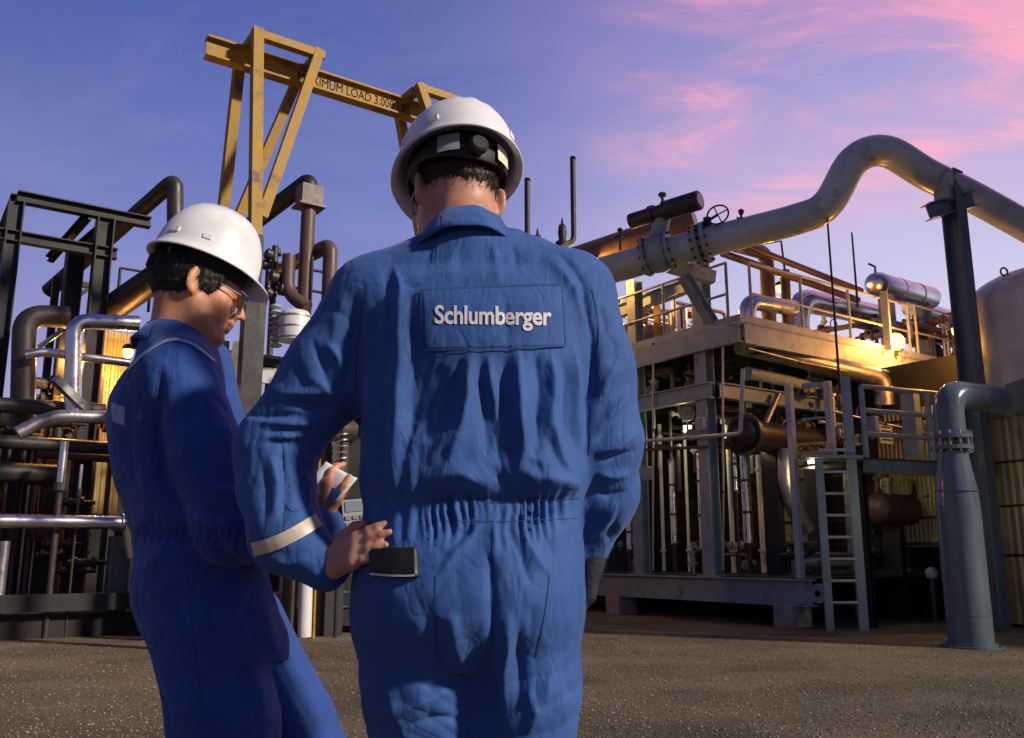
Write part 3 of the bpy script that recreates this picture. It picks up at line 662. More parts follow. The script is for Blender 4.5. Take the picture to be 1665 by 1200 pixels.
# ---- tank at right edge
tcn = PY(1732, 700, 13.0); tr = 1.18
def tz(y): return PY(1665, y, 13.0 - 1.0).z
T = thing('storage_tank', 'cream domed tank on a dark ring and ribbed skirt at the right edge', 'tank', vdown(tcn, 0))
zt0, zt1 = tz(622), tz(470); prof = [(zt0, tr), (zt1, tr)] + [(zt1 + math.sin(t) * .62, tr * math.cos(t)) for t in np.linspace(.1, 1.5, 12)]
MB().lathe(vdown(tcn, 0), UP, prof, 56).build('tank_shell', M['tank'], T)
MB().lathe(vdown(tcn, 0), UP, [(tz(668), tr * 1.04), (zt0 + .002, tr * 1.04)], 56).build('ring_beam', M['slate'], T)
mb = MB(); nseg = 220; V = []; 
for i in range(nseg):
    rr = tr * .96 + (.016 if i % 4 in (1, 2) else -.0); a_ = 2 * math.pi * i / nseg
    V += [(tcn.x + rr * math.cos(a_), tcn.y + rr * math.sin(a_), .05), (tcn.x + rr * math.cos(a_), tcn.y + rr * math.sin(a_), tz(668) + .01)]
mb.add(V, [(2 * i, (2 * i + 2) % (2 * nseg), (2 * i + 3) % (2 * nseg), 2 * i + 1) for i in range(nseg)]); mb.build('ribbed_skirt', M['sheet'], T)
for yy in (745, 820, 905): MB().lathe(vdown(tcn, tz(yy)), UP, [(0, tr * .985), (.03, tr * .985)], 48).build('hoop', M['dark'], T)
ek = Vector((tcn.x - tr * .70, tcn.y - .35, zt1 + .46)); rg = [ek + Vector((math.cos(t) * .05, 0, math.sin(t) * .06)) for t in np.linspace(0, 6.283, 17)]; MB().tube(rg, .014, 6, False).build('lifting_lug', M['dark'], T)
bx = PY(1668, 642, 11.6); T = thing('duct_box', 'slate grey box duct joining the big pipe elbow at the right edge', 'duct', bx - UP * .22)
MB().box(bx + Vector((.35, .1, 0)), (.42, .25, .2)).build('duct_shell', M['slate'], T)
for i, (px, y0, Y, lab) in enumerate(((1612, 500, 16.5, 'thin dark ladder post left of the tank'),)):
    T = thing('railing', 'dark narrow ladder rail standing left of the domed tank', 'railing', PY(1575, 640, Y))
    for pxx in (1577, 1588): a = PY(pxx, y0, Y); MB().bar(vdown(a, PY(pxx, 650, Y).z), a, .04, .04, RD).build('post', M['dark'], T)
    for yy in (520, 545, 570, 600): MB().tube([PY(1577, yy, Y), PY(1588, yy, Y)], .014, 6).build('rung', M['dark'], T)
q = PY(1566, 470, 17.5); T = thing('deck_drum', 'dark upright drum rising between the post and the domed tank', 'drum', vdown(q, DT)); MB().lathe(vdown(PY(1602, 560, 17.5), DT - .5), UP, [(0, .25), (1.35, .25), (1.5, .16), (1.55, .03)], 20).build('drum_shell', M['iron'], T)

# ---- dense pipework filling the module
rc = random.Random(12)
def clutter(name, label, spots, mats, foot=None):
    T = thing(name, label, 'manifold', foot)
    for (p, k) in spots:
        r = rc.uniform(.04, .09); m_ = M[rc.choice(mats)]
        if k == 0:
            ax = rc.choice([RD, UP, LD, RD]); MB().lathe(p, ax, [(0, r * .6), (.05, r * .6), (.05, r * 1.25), (.10, r * 1.25), (.10, r * .8), (.26, r * .8), (.26, r * 1.25), (.31, r * 1.25), (.31, r * .5), (.45, r * .35)], 12).build('fitting', m_, T)
        elif k == 1:
            h = rc.uniform(.3, .9); MB().tube([p - UP * h, p], r * .5, 10).build('riser', m_, T); MB().lathe(p - UP * .02, UP, [(0, r), (.04, r)], 12, False).build('flange', m_, T)
        elif k == 2:
            l = rc.uniform(.4, 1.6); MB().tube(fillet([p, p + RD * l, p + RD * l - UP * rc.uniform(.2, .6)], .12), r * .55, 10).build('branch_pipe', m_, T)
        else:
            wc_ = p; MB().tube([wc_ + (RD * math.cos(t) + UP * math.sin(t)) * .11 for t in np.linspace(0, 6.283, 21)], .012, 6, False).build('handwheel', m_, T)
    return T
clutter('deck_manifold', 'tangle of valves and small pipes on the upper deck behind the railing', [(PY(rc.uniform(1290, 1570), rc.uniform(510, 560) , rc.uniform(16, 18.5)), rc.choice([0, 0, 1, 2, 3])) for i in range(46)], ['brown', 'iron', 'dull', 'brown', 'steel'], vdown(PY(1400, 560, 17), DT))
clutter('deck_manifold', 'small valves and pipes on the deck between the two columns', [(A(rc.uniform(985, 1150), rc.uniform(480, 545), rc.uniform(.8, 3)), rc.choice([0, 1, 2, 1])) for i in range(26)], ['brown', 'iron', 'dull', 'dull'], vdown(A(1080, 540, 2), DT))
clutter('underdeck_manifold', 'dark pipes and fittings packed under the upper deck right of the corner column', [(PY(rc.uniform(1180, 1560), rc.uniform(600, 730), rc.uniform(14.6, 16.5)), rc.choice([0, 0, 1, 2, 2, 3])) for i in range(110)], ['iron', 'steel', 'brown', 'pipe', 'dull', 'dull'], PY(1370, 740, 15.5))
clutter('underdeck_manifold', 'dark pipes and fittings under the deck between the two columns', [(A(rc.uniform(985, 1150), rc.uniform(585, 740), rc.uniform(.5, 2.2)), rc.choice([0, 0, 1, 2, 2])) for i in range(56)], ['iron', 'steel', 'brown', 'pipe', 'dull'], A(1080, 740, 1.2))
clutter('bay_manifold', 'dark low pipes and valves in the open bays on the skid', [(A(rc.uniform(980, 1330), rc.uniform(880, 925), rc.uniform(.5, 2.2)), rc.choice([0, 0, 1, 2])) for i in range(34)], ['iron', 'steel', 'dull', 'brown'], A(1150, 935, 1.2))
clutter('bay_manifold', 'dark pipes and valves behind the ladder below the lower platform', [(PY(rc.uniform(1410, 1545), rc.uniform(760, 940), rc.uniform(14.2, 15.6)), rc.choice([0, 0, 1, 2])) for i in range(30)], ['iron', 'steel', 'brown', 'dull'], PY(1470, 945, 15))

# ---- cable conduits and junction boxes on the module
for i, (pts, lab) in enumerate((
    ([A(1062, 560, -.06), A(1062, 700, -.06), A(1062, 930, -.06)], 'thin cable conduit running down beside the left column of the module'),
    ([A(1175, 560, -.02), A(1176, 800, -.02), A(1176, 930, -.02)], 'thin cable conduit running down beside the corner column'),
    ([B(1215, 566, -.06), B(1300, 588, -.06), B(1430, 616, -.06)], 'thin cable conduit strapped under the right edge of the upper deck'),
    ([PY(1352, 668, LY + .9), PY(1440, 690, LY + 1.3), PY(1560, 716, LY + 1.8)], 'thin cable conduit behind the lower platform railing'))):
    T = thing('cable_conduit', lab, 'conduit', base_of(*pts)); MB().tube(pts, .018, 8).build('conduit_tube', M['dull'], T)
    for q in pts: MB().lathe(q - UP * .02, UP, [(0, .028), (.04, .028)], 10, False).build('clip', M['iron'], T)
for (p, lab) in ((A(1140, 690, -.02), 'grey junction box on the corner column under the deck'), (A(1052, 770, -.05), 'grey junction box low on the left column of the module'), (PY(1418, 690, LY + .6), 'grey junction box on the lower platform railing')):
    T = thing('junction_box', lab, 'box', p - UP * .11); b_ = MB().box(p, (.08, .05, .11), (LD, RD, UP)).build('box_shell', M['steel_lt'], T); b_.modifiers.new('bevel', 'BEVEL').width = .008
    MB().box(p - RD * .0525, (.07, .004, .10), (LD, RD, UP)).build('box_lid', M['steel'], T)

# ---- hall added out of view at right to keep the low sun off the plant
W0, W1, HH = Vector((10.7, 8.9, 0)), Vector((16.8, 17.2, 0)), 11.6
wd_ = (W1 - W0).normalized(); wn_ = Vector((wd_.y, -wd_.x, 0)); WL_ = (W1 - W0).length
T = thing('sun_block_hall', 'added tall grey hall out of view right of the tank, blocking the low sun', 'building', W0)
MB().box((W0 + W1) / 2 + wn_ * 3.0 + UP * HH / 2, (WL_ / 2, 3.0, HH / 2), (wd_, wn_, UP)).build('wall', mat('sun_block_cladding', (.16, .17, .18), .6, 0, .2, 1.5), T)
for k in range(7): MB().bar(W0 + wd_ * (.7 + k * 1.45) - wn_ * .06, W0 + wd_ * (.7 + k * 1.45) - wn_ * .06 + UP * HH, .16, .12, wn_).build('wall_rib', M['steel'], T)
MB().box((W0 + W1) / 2 + wn_ * 3.0 + UP * (HH + .1), (WL_ / 2 + .3, 3.3, .1), (wd_, wn_, UP)).build('roof', M['dark'], T)
dd_ = MB().box(W0 + wd_ * 3.0 - wn_ * .13 + UP * 1.25, (.55, .04, 1.2), (wd_, wn_, UP)).build('door', M['slate'], T)
MB().box(W0 + wd_ * 3.4 - wn_ * .2 + UP * 1.15, (.06, .02, .02), (wd_, wn_, UP)).build('handle', M['dull'], dd_)

# ---- row of slim standpipes at the back of the open bays, metal highlights painted in as white
for i, (px, y0, y1, r, off, lab) in enumerate(((1072, 690, 900, .035, 1.5, 'slim pale standpipe left in the first bay'), (1112, 680, 905, .03, 1.7, 'slim pale standpipe in the middle of the first bay'), (1182, 690, 900, .04, 1.5, 'slim pale standpipe just right of the corner column'), (1232, 740, 900, .045, 1.9, 'slim pale standpipe right in the second bay'), (1252, 730, 905, .03, 1.6, 'slimmest pale standpipe before the ribbed duct'))):
    a = A(px, y0, off); pipe('standpipe', lab, [vdown(a, ZS + .03), a], r, M['white'], flanges=[(Vector((a.x, a.y, a.z - .25)), UP, r * 1.7, .02), (Vector((a.x, a.y, ZS + .4)), UP, r * 1.7, .02)])

# ------------------------------------------------------------------ yellow gantry
G0 = PY(420, 375, 10.0)
def GP(px, py, off): return PPL(px, py, G0 + LD * off, NB)
RO, BO = .62, .31
T = thing('gantry_hoist', 'weathered yellow hoist gantry with lettered runway beam above the workers', 'gantry', vdown(G0, 0))
b0, b1 = GP(335, 76, BO), GP(760, 203, BO); b1.z = b0.z
MB().ibeam(b0, b1, .16, .27, UP, .028).build('runway_beam', M['yellow'], T)
SPL = .14; ZG = PY(422, 384, 9.6).z
def vframe(px0, off, dR, first):
    sg_ = -1 if not off else 1
    tl = GP(418, 56, 0); tr_ = GP(519, 90, 0); tr_ = tl + RD * ((tr_ - tl).dot(RD)); 
    lo = GP(424, 372, 0); lo = Vector((lo.x, lo.y, lo.z)); lo = tl + RD * .02 + UP * (lo.z - tl.z)
    s = RD * dR + LD * off
    w = .125
    MB().bar((tr_ if dR else tl) + s + UP * .0625, vdown((tr_ if dR else tl) + s, ZG) + LD * (sg_ * SPL * (tl.z - ZG)), w, w, RD).build('leg', M['yellow'], T)
    pb = vdown((tr_ if dR else tl) + s, ZG - .001) + LD * (sg_ * SPL * (tl.z - ZG)); MB().bar(vdown(pb, 0), pb, .16, .16, RD).build('pedestal', M['dark'], T)
    if dR: lo = lo + RD * ((tr_ - tl).dot(RD) - .10)
    MB().bar((tl if dR else tr_) + s + UP * .05, lo + s + RD * .05 + LD * (sg_ * SPL * (tl.z - lo.z)), w * .95, w * .95, RD).build('brace_leg', M['yellow'], T)
    if not off: MB().bar(tl + s + RD * .064, tr_ + s + RD * .06, w * .9, w * .8).build('top_bar', M['yellow'], T)
    return tl + s, tr_ + s
span = (PY(681, 143, 10.6) - GP(418, 56, 0)).dot(RD)
span = (GP(681, 143, 0) - GP(418, 56, 0)).dot(RD)
for dR in (0, span):
    f1, f2 = vframe(418, 0, dR, True); r1, r2 = vframe(418, RO, dR, False)
    for p_, q_ in ((f1, r1), (f2, r2)):
        MB().bar(p_ + LD * .063, q_ - LD * .063, .11, .10).build('cross_bar', M['yellow'], T)
tx = GP(578, 144, BO - .0); mid = b0 + RD * ((tx - b0).dot(RD))
text_mesh('beam_lettering', 'MAXIMUM LOAD 3,000 LBS', .18, mid - LD * .0135 - UP * .01, RD, UP, M['black'], T, (GP(668, 172, BO) - GP(488, 115, BO)).dot(RD), .0)

# ------------------------------------------------------------------ left block
F0 = PY(25, 318, 12.0)
def FL(px, py, off=0.0): return PPL(px, py, F0 + LD * off, NB)
T = thing('steel_framework', 'dark open steel frame against the sky at far left', 'frame', vdown(F0, 0))
t1 = FL(28, 320); t2 = FL(172, 352); t3 = FL(244, 369); z1 = t1.z
for q, w in ((t1, .20), (t2, .24)):
    MB().ibeam(vdown(q, 0), vdown(q, z1 - .08), w, w, RD, .02).build('post', M['dark'], T)
MB().ibeam(vdown(t1, z1), vdown(t3, z1), .16, .16).build('top_beam', M['dark'], T)
zb = FL(100, 398).z; MB().ibeam(vdown(t1 - RD * 1.2, zb), vdown(t2 + RD * .2, zb), .14, .16).build('lower_beam', M['dark'], T)
MB().ibeam(vdown(t1, z1) + LD * .1, vdown(t1, z1) + LD * 3.5, .14, .16).build('side_beam', M['dark'], T)
MB().ibeam(vdown(t1, zb) + LD * .1 - UP * .0, vdown(t1, zb) + LD * 3.5, .14, .14).build('side_beam', M['dark'], T)
MB().ibeam(FL(142, 352, .05), FL(80, 422, .8), .10, .12).build('brace', M['dark'], T)
MB().ibeam(FL(168, 368, .1), FL(112, 415, .8), .10, .12).build('brace', M['dark'], T)
T = thing('steel_column', 'thick dark column behind the far left frame', 'column', vdown(FL(124, 405, .6), 0))
q = FL(124, 398, .6); MB().ibeam(vdown(q, 0), q, .3, .24, RD, .02).build('column_shaft', M['dark'], T)
T = thing('steel_framework', 'low dark frame post beside the thick column at left', 'frame', vdown(FL(92, 452, 1.0), 0))
q = FL(92, 452, 1.0); MB().bar(vdown(q, 0), q, .14, .1, RD).build('post', M['dark'], T); MB().bar(q + RD * .05 - UP * .04, q + RD * .5 - UP * .04, .08, .08).build('arm', M['dark'], T); MB().bar(q - UP * .55 + RD * .05, q + RD * .45 - UP * .1, .06, .06).build('brace', M['dark'], T)
pipe('dark_flare_pipe', 'dark pipe slanting up to an elbow behind the left helmet', [FL(112, 425, 1.2) - LD * 0 + LD * 2.0, FL(285, 292, .5), FL(285, 420, .5)], .13, M['iron'], rad=.18)
pipe('dark_flare_pipe', 'dark pipe slanting up to a boxed elbow behind the gantry leg', [PY(400, 372, 12.5), PY(504, 293, 11.8), PY(500, 330, 11.8)], .12, M['dark'], rad=.12)
q = PY(503, 320, 11.7); T = thing('box_fitting', 'dark square box fitting on top of the brown riser', 'fitting', q - UP * .14)
MB().box(q, (.15, .13, .14), (RD, LD, UP)).build('box_shell', M['brown'], T); MB().box(q - UP * .155, (.19, .16, .015), (RD, LD, UP)).build('flange_plate', M['brown'], T)
pipe('brown_riser', 'brown upright riser under the square box fitting', [vdown(q, 0), q - UP * .17], .10, M['brown'])
pipe('brown_gooseneck', 'brown pipe with an elbow dropping behind the near worker shoulder', [PY(455, 440, 12.4), PY(538, 397, 11.6), vdown(PY(538, 480, 11.6), 0)], .10, M['brown'], rad=.16)
railing('thin dark railing between the brown risers', vdown(PY(430, 520, 12.0), PY(430, 495, 12.0).z), RD, (0, .9, 1.05, 2.2), .62, M['dark'], r=.022)
railing('thin dark railing behind the left helmet', vdown(PY(188, 520, 13), PY(188, 500, 13).z), RD, (0, .45, 1.0), .62, M['dark'], r=.02)
pipe('slanting_duct', 'wide brown duct slanting up behind the left worker neck', [PY(175, 506, 13.0), PY(300, 420, 12.2)], .2, M['iron'])
T = thing('valve_cluster', 'dark cluster of valves and fittings right of the left helmet brim', 'valve', PY(450, 520, 11.5))
for (px, py, r) in ((440, 412, .08), (452, 408, .06), (433, 430, .07), (448, 452, .10), (462, 470, .09), (440, 475, .08)):
    p = PY(px, py, 11.5 + random.random() * .3); MB().lathe(p - RD * r, RD + UP * random.uniform(-.5, .5), [(0, r * .5), (r * .3, r), (r * 1.2, r), (r * 1.5, r * .6), (r * 2, r * .6)], 14).build('fitting', M['iron'], T)
MB().tube([PY(448, 400, 11.6), vdown(PY(448, 400, 11.6), 0)], .045, 10).build('stem_pipe', M['iron'], T)
MB().tube(fillet([PY(470, 415, 11.5), PY(467, 478, 11.5), PY(500, 500, 11.4)], .2), .09, 14).build('branch_pipe', M['brown'], T)
dr = PY(478, 555, 11.0); T = thing('white_drum', 'short white drum vessel behind the near worker elbow', 'drum', dr)
MB().lathe(dr, UP, [(0, .20), (.33, .20), (.38, .17), (.40, .05)], 28).build('drum_shell', M['white'], T)
for z_ in (.02, .16, .3): MB().lathe(dr + UP * z_, UP, [(0, .207), (.02, .207)], 28).build('hoop', M['dull'], T)
st = PY(448, 505, 11.0); T = thing('insulator_stack', 'small stack of pale ribbed discs beside the white drum', 'insulator', PY(448, 570, 11.0))
for k in range(8): MB().lathe(PY(448, 565 - k * 9, 11.0), UP, [(0, .04), (.02, .08), (.035, .08), (.055, .04)], 14).build('disc', M['steel_lt'], T)
# module under the white drum
o0 = PY(395, 572, 11.0); T = thing('pump_module', 'grey equipment module with stacked edge beams between the two workers', 'module', vdown(o0, 0))
zt = o0.z
MB().box(vdown(o0 + RD * 1.0 + LD * .6, zt - .02), (1.7, .6, .02), (RD, LD, UP)).build('top_plate', M['slate'], T)
MB().channel(vdown(o0 - RD * .8, zt - .10), vdown(o0 + RD * 2.8, zt - .10), .06, .10).build('edge_beam', M['dark'], T)
MB().channel(vdown(o0 - RD * .7, zt - .27), vdown(o0 + RD * 2.8, zt - .27), .06, .2).build('edge_beam', M['steel_lt'], T)
MB().bar(PY(398, 560, 10.6), PY(372, 670, 10.3), .22, .16).build('slanting_leg', M['conc'], T)
MB().bar(vdown(PY(415, 500, 10.9), 0), PY(415, 492, 10.9), .26, .2, RD).build('upright', M['dark'], T)
for px in (365, 352): MB().bar(vdown(PY(px, 560, 11.1), 0), PY(px, 555, 11.1), .1, .1, RD).build('upright', M['steel'], T)
MB().box(vdown(o0 + RD * 1.2 + LD * .8, zt / 2 - .3), (1.9, .06, zt / 2 - .1), (RD, LD, UP)).build('rear_panel', M['shed'], T)
s0 = PY(440, 975, 12.0); s1 = PY(620, 970, 12.0); s0.z = s1.z = PY(500, 975, 12).z
T = thing('steel_skid', 'long grey skid beam low between the two workers', 'skid', vdown(s0, 0)); MB().ibeam(s0 - RD * .4, s1 + RD * 1.2, .2, .2).build('skid_beam', M['steel_lt'], T); MB().bar(s0 - RD * .4 - UP * .22, s1 + RD - UP * .22, .5, .2).build('plinth', M['iron'], T)
pipe('white_standpipe', 'pale upright pipe seen between the workers near the hands', [vdown(PY(507, 760, 11.4), 0), PY(507, 640, 11.4)], .085, M['white'])
pipe('thin_standpipe', 'thin brass upright tube right of the pale pipe', [vdown(PY(521, 760, 11.2), 0), PY(521, 690, 11.2)], .02, M['yellow'])
q = PY(548, 700, 11.6); T = thing('pump_motor', 'dark round motor housing seen between the arm and torso', 'motor', vdown(q, 0))
MB().lathe(q - RD * .2, RD, [(0, .12), (.05, .2), (.35, .2), (.45, .12)], 18).build('motor_shell', M['iron'], T); MB().box(vdown(q, q.z / 2), (.12, .12, q.z / 2), (RD, LD, UP)).build('pedestal', M['dark'], T)
q = PY(555, 760, 11.3); T = thing('spring_hanger', 'dull coiled spring unit behind the note paper', 'spring', vdown(q, 0))
hel = [q + Vector((.06 * math.cos(t), .06 * math.sin(t), t * .012 - .1)) for t in np.linspace(0, 2 * math.pi * 7, 120)]; MB().tube(hel, .014, 6).build('coil', M['dull'], T); MB().tube([vdown(q, 0), q + UP * .5], .025, 8).build('rod', M['dark'], T)

# ---- silver and dark pipes at far left
pipe('silver_pipe', 'bright silver clad pipe with an elbow left of the left worker', [FL(118, 672, -1.2), FL(120, 522, -1.2), FL(225, 526, -1.2)], .105, M['silver'], rad=.2, bands=())
pipe('dark_loop_pipe', 'broad dark pipe looping over at far left', [FL(36, 700, -.6), FL(40, 512, -.6), FL(112, 516, -.6)], .15, M['iron'], rad=.42)
pipe('silver_pipe', 'horizontal silver line crossing behind the bright elbow pipe', [FL(40, 577, -.9), FL(72, 572, -.9), FL(210, 590, -.9)], .06, M['silver'], rad=.1)
o = MB().bar(FL(88, 615, -1.5), FL(150, 675, -1.3), .10, .10).build('diagonal_brace', M['silver']); tag(o, 'short pale diagonal brace below the bright elbow pipe', 'brace')
beam('blue_brace', 'thin blue grey diagonal brace inside the dark pipe loop', FL(62, 565, -.7), FL(100, 538, -.7), .05, .06, M['slate'], 'bar', 'brace')
pipe('header_pipe', 'grey header pipe along the far left skid, upper one', [FL(-60, 655, -1.0), FL(170, 668, -1.0)], .10, M['iron'])
pipe('header_pipe', 'bent dull header pipe rising to the left worker back', [FL(28, 705, -1.6), FL(85, 676, -1.6), FL(200, 680, -1.6)], .085, M['dull'], rad=.3)
pipe('header_pipe', 'dark header pipe in the middle of the left skid', [FL(-60, 715, -.8), FL(200, 730, -.8)], .09, M['iron'])
pipe('header_pipe', 'dark thick header pipe below the middle one', [FL(-60, 765, -.8), FL(90, 772, -.8)], .13, M['iron'])
pipe('header_pipe', 'brown header pipe behind the small white cylinder', [FL(60, 738, -.5), FL(220, 748, -.5)], .06, M['brown'])
pipe('low_silver_pipe', 'long glossy silver pipe low at the left edge with a flanged elbow', [FL(-80, 846, -1.6), FL(208, 850, -1.6), FL(216, 905, -1.55)], .085, M['silver'], rad=.14, flanges=[(FL(200, 849.5, -1.6), RD, .115, .02)])
for (px, y0, y1, r, m_, lab) in ((105, 718, 785, .05, 'silver', 'small polished upright cylinder on the left skid'), (133, 755, 795, .02, 'silver', 'thin polished rod right of the small cylinder'), (8, 880, 975, .06, 'dull', 'polished upright cylinder at the bottom left edge')):
    a = FL(px, y0, -1.5); b = FL(px, y1, -1.5); T = thing('polished_cylinder', lab, 'cylinder', Vector((a.x, a.y, b.z)))
    MB().tube([Vector((a.x, a.y, b.z)), a], r, 14).build('cylinder_body', M[m_], T); MB().lathe(Vector((a.x, a.y, b.z - .1)), UP, [(0, r * 1.6), (.1, r * 1.6)], 14, False).build('base_nut', M['iron'], T)
    MB().tube([vdown(a, 0), Vector((a.x, a.y, b.z - .1))], r * .8, 10).build('foot_pipe', M['iron'], T)
q = FL(186, 985, -1.3); column('grey green column at the back of the left worker knees', vdown(q, .02), vdown(q, FL(186, 872, -1.3).z), M['slate'], .24)
rnd = random.Random(3)
T = thing('valve_manifold', 'dense dark valve manifold filling the left skid', 'manifold', vdown(FL(80, 900, -.4), 0))
for i in range(26):
    px = rnd.uniform(-20, 200); py = rnd.uniform(600, 930); p = FL(px, py, rnd.uniform(-.6, .8)); r = rnd.uniform(.05, .11)
    ax = rnd.choice([RD, UP, LD, RD]); MB().lathe(p, ax, [(0, r * .6), (.05, r * .6), (.05, r * 1.2), (.10, r * 1.2), (.10, r * .8), (.3, r * .8), (.3, r * 1.2), (.35, r * 1.2), (.35, r * .5), (.5, r * .4)], 12).build('fitting', M[rnd.choice(['iron', 'dark', 'iron', 'brown'])], T)
for i in range(10):
    px = -20 + i * 23; p = FL(px, rnd.uniform(600, 720), rnd.uniform(0, .8)); MB().tube([vdown(p, 0), p], rnd.uniform(.02, .07), 10).build('riser', M[rnd.choice(['iron', 'dark', 'brown'])], T)
mz = 0.28
p0 = PZ(-60, 1010, mz); T = thing('concrete_plinth', 'low dark concrete plinth under the left skid', 'plinth', vdown(p0, 0))
pe = PZ(240, 1010, mz); MB().box(vdown(FL(90, 1000, -1.3) + LD * 2.0, mz / 2), (6.0, 2.2, mz / 2), (RD, LD, UP)).build('plinth_slab', mat('oily_concrete', (.03, .024, .02), .9, 0, .3, 3, .3, 20), T)
MB().bar(vdown(FL(-60, 980, -1.6), .42), vdown(FL(330, 980, -1.6), .42), .16, .2).build('sill_beam', M['dark'], T)
# dark shed walls behind the left block
T = thing('plant_shed', 'dark plant building behind the left pipes', 'building', vdown(FL(120, 900, 3.2), 0))
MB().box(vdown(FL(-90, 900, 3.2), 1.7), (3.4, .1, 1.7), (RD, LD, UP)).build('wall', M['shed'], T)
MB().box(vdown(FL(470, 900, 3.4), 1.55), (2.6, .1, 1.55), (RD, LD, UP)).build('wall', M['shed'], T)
for k in range(5): MB().bar(vdown(FL(-90, 900, 3.06) + RD * (k * 1.3 - 2.8), 0), vdown(FL(-90, 900, 3.06) + RD * (k * 1.3 - 2.8), 3.4), .12, .1, RD).build('wall_post', M['dark'], T)
T = thing('yellow_panel', 'yellow lamp-lit expanded panel behind the left worker back', 'panel', vdown(FL(165, 700, .9), 0))
for k in range(3): corrug(vdown(FL(128 + k * 22, 700, 1.1), 0), RD, .26, 1.6, FL(150, 535, 1.1).z).build('sheet_panel', M['sheet'], T)
bulkhead('orange lamp behind the bright elbow pipe at left', FL(208, 575, .2), M['lamp'], 120, ORG)
bulkhead('orange lamp inside the dark pipe loop at far left', FL(119, 566, .4), M['lamp'], 70, ORG)
bulkhead('orange lamp low behind the diagonal brace at left', FL(117, 640, .2), M['lamp'], 35, ORG)

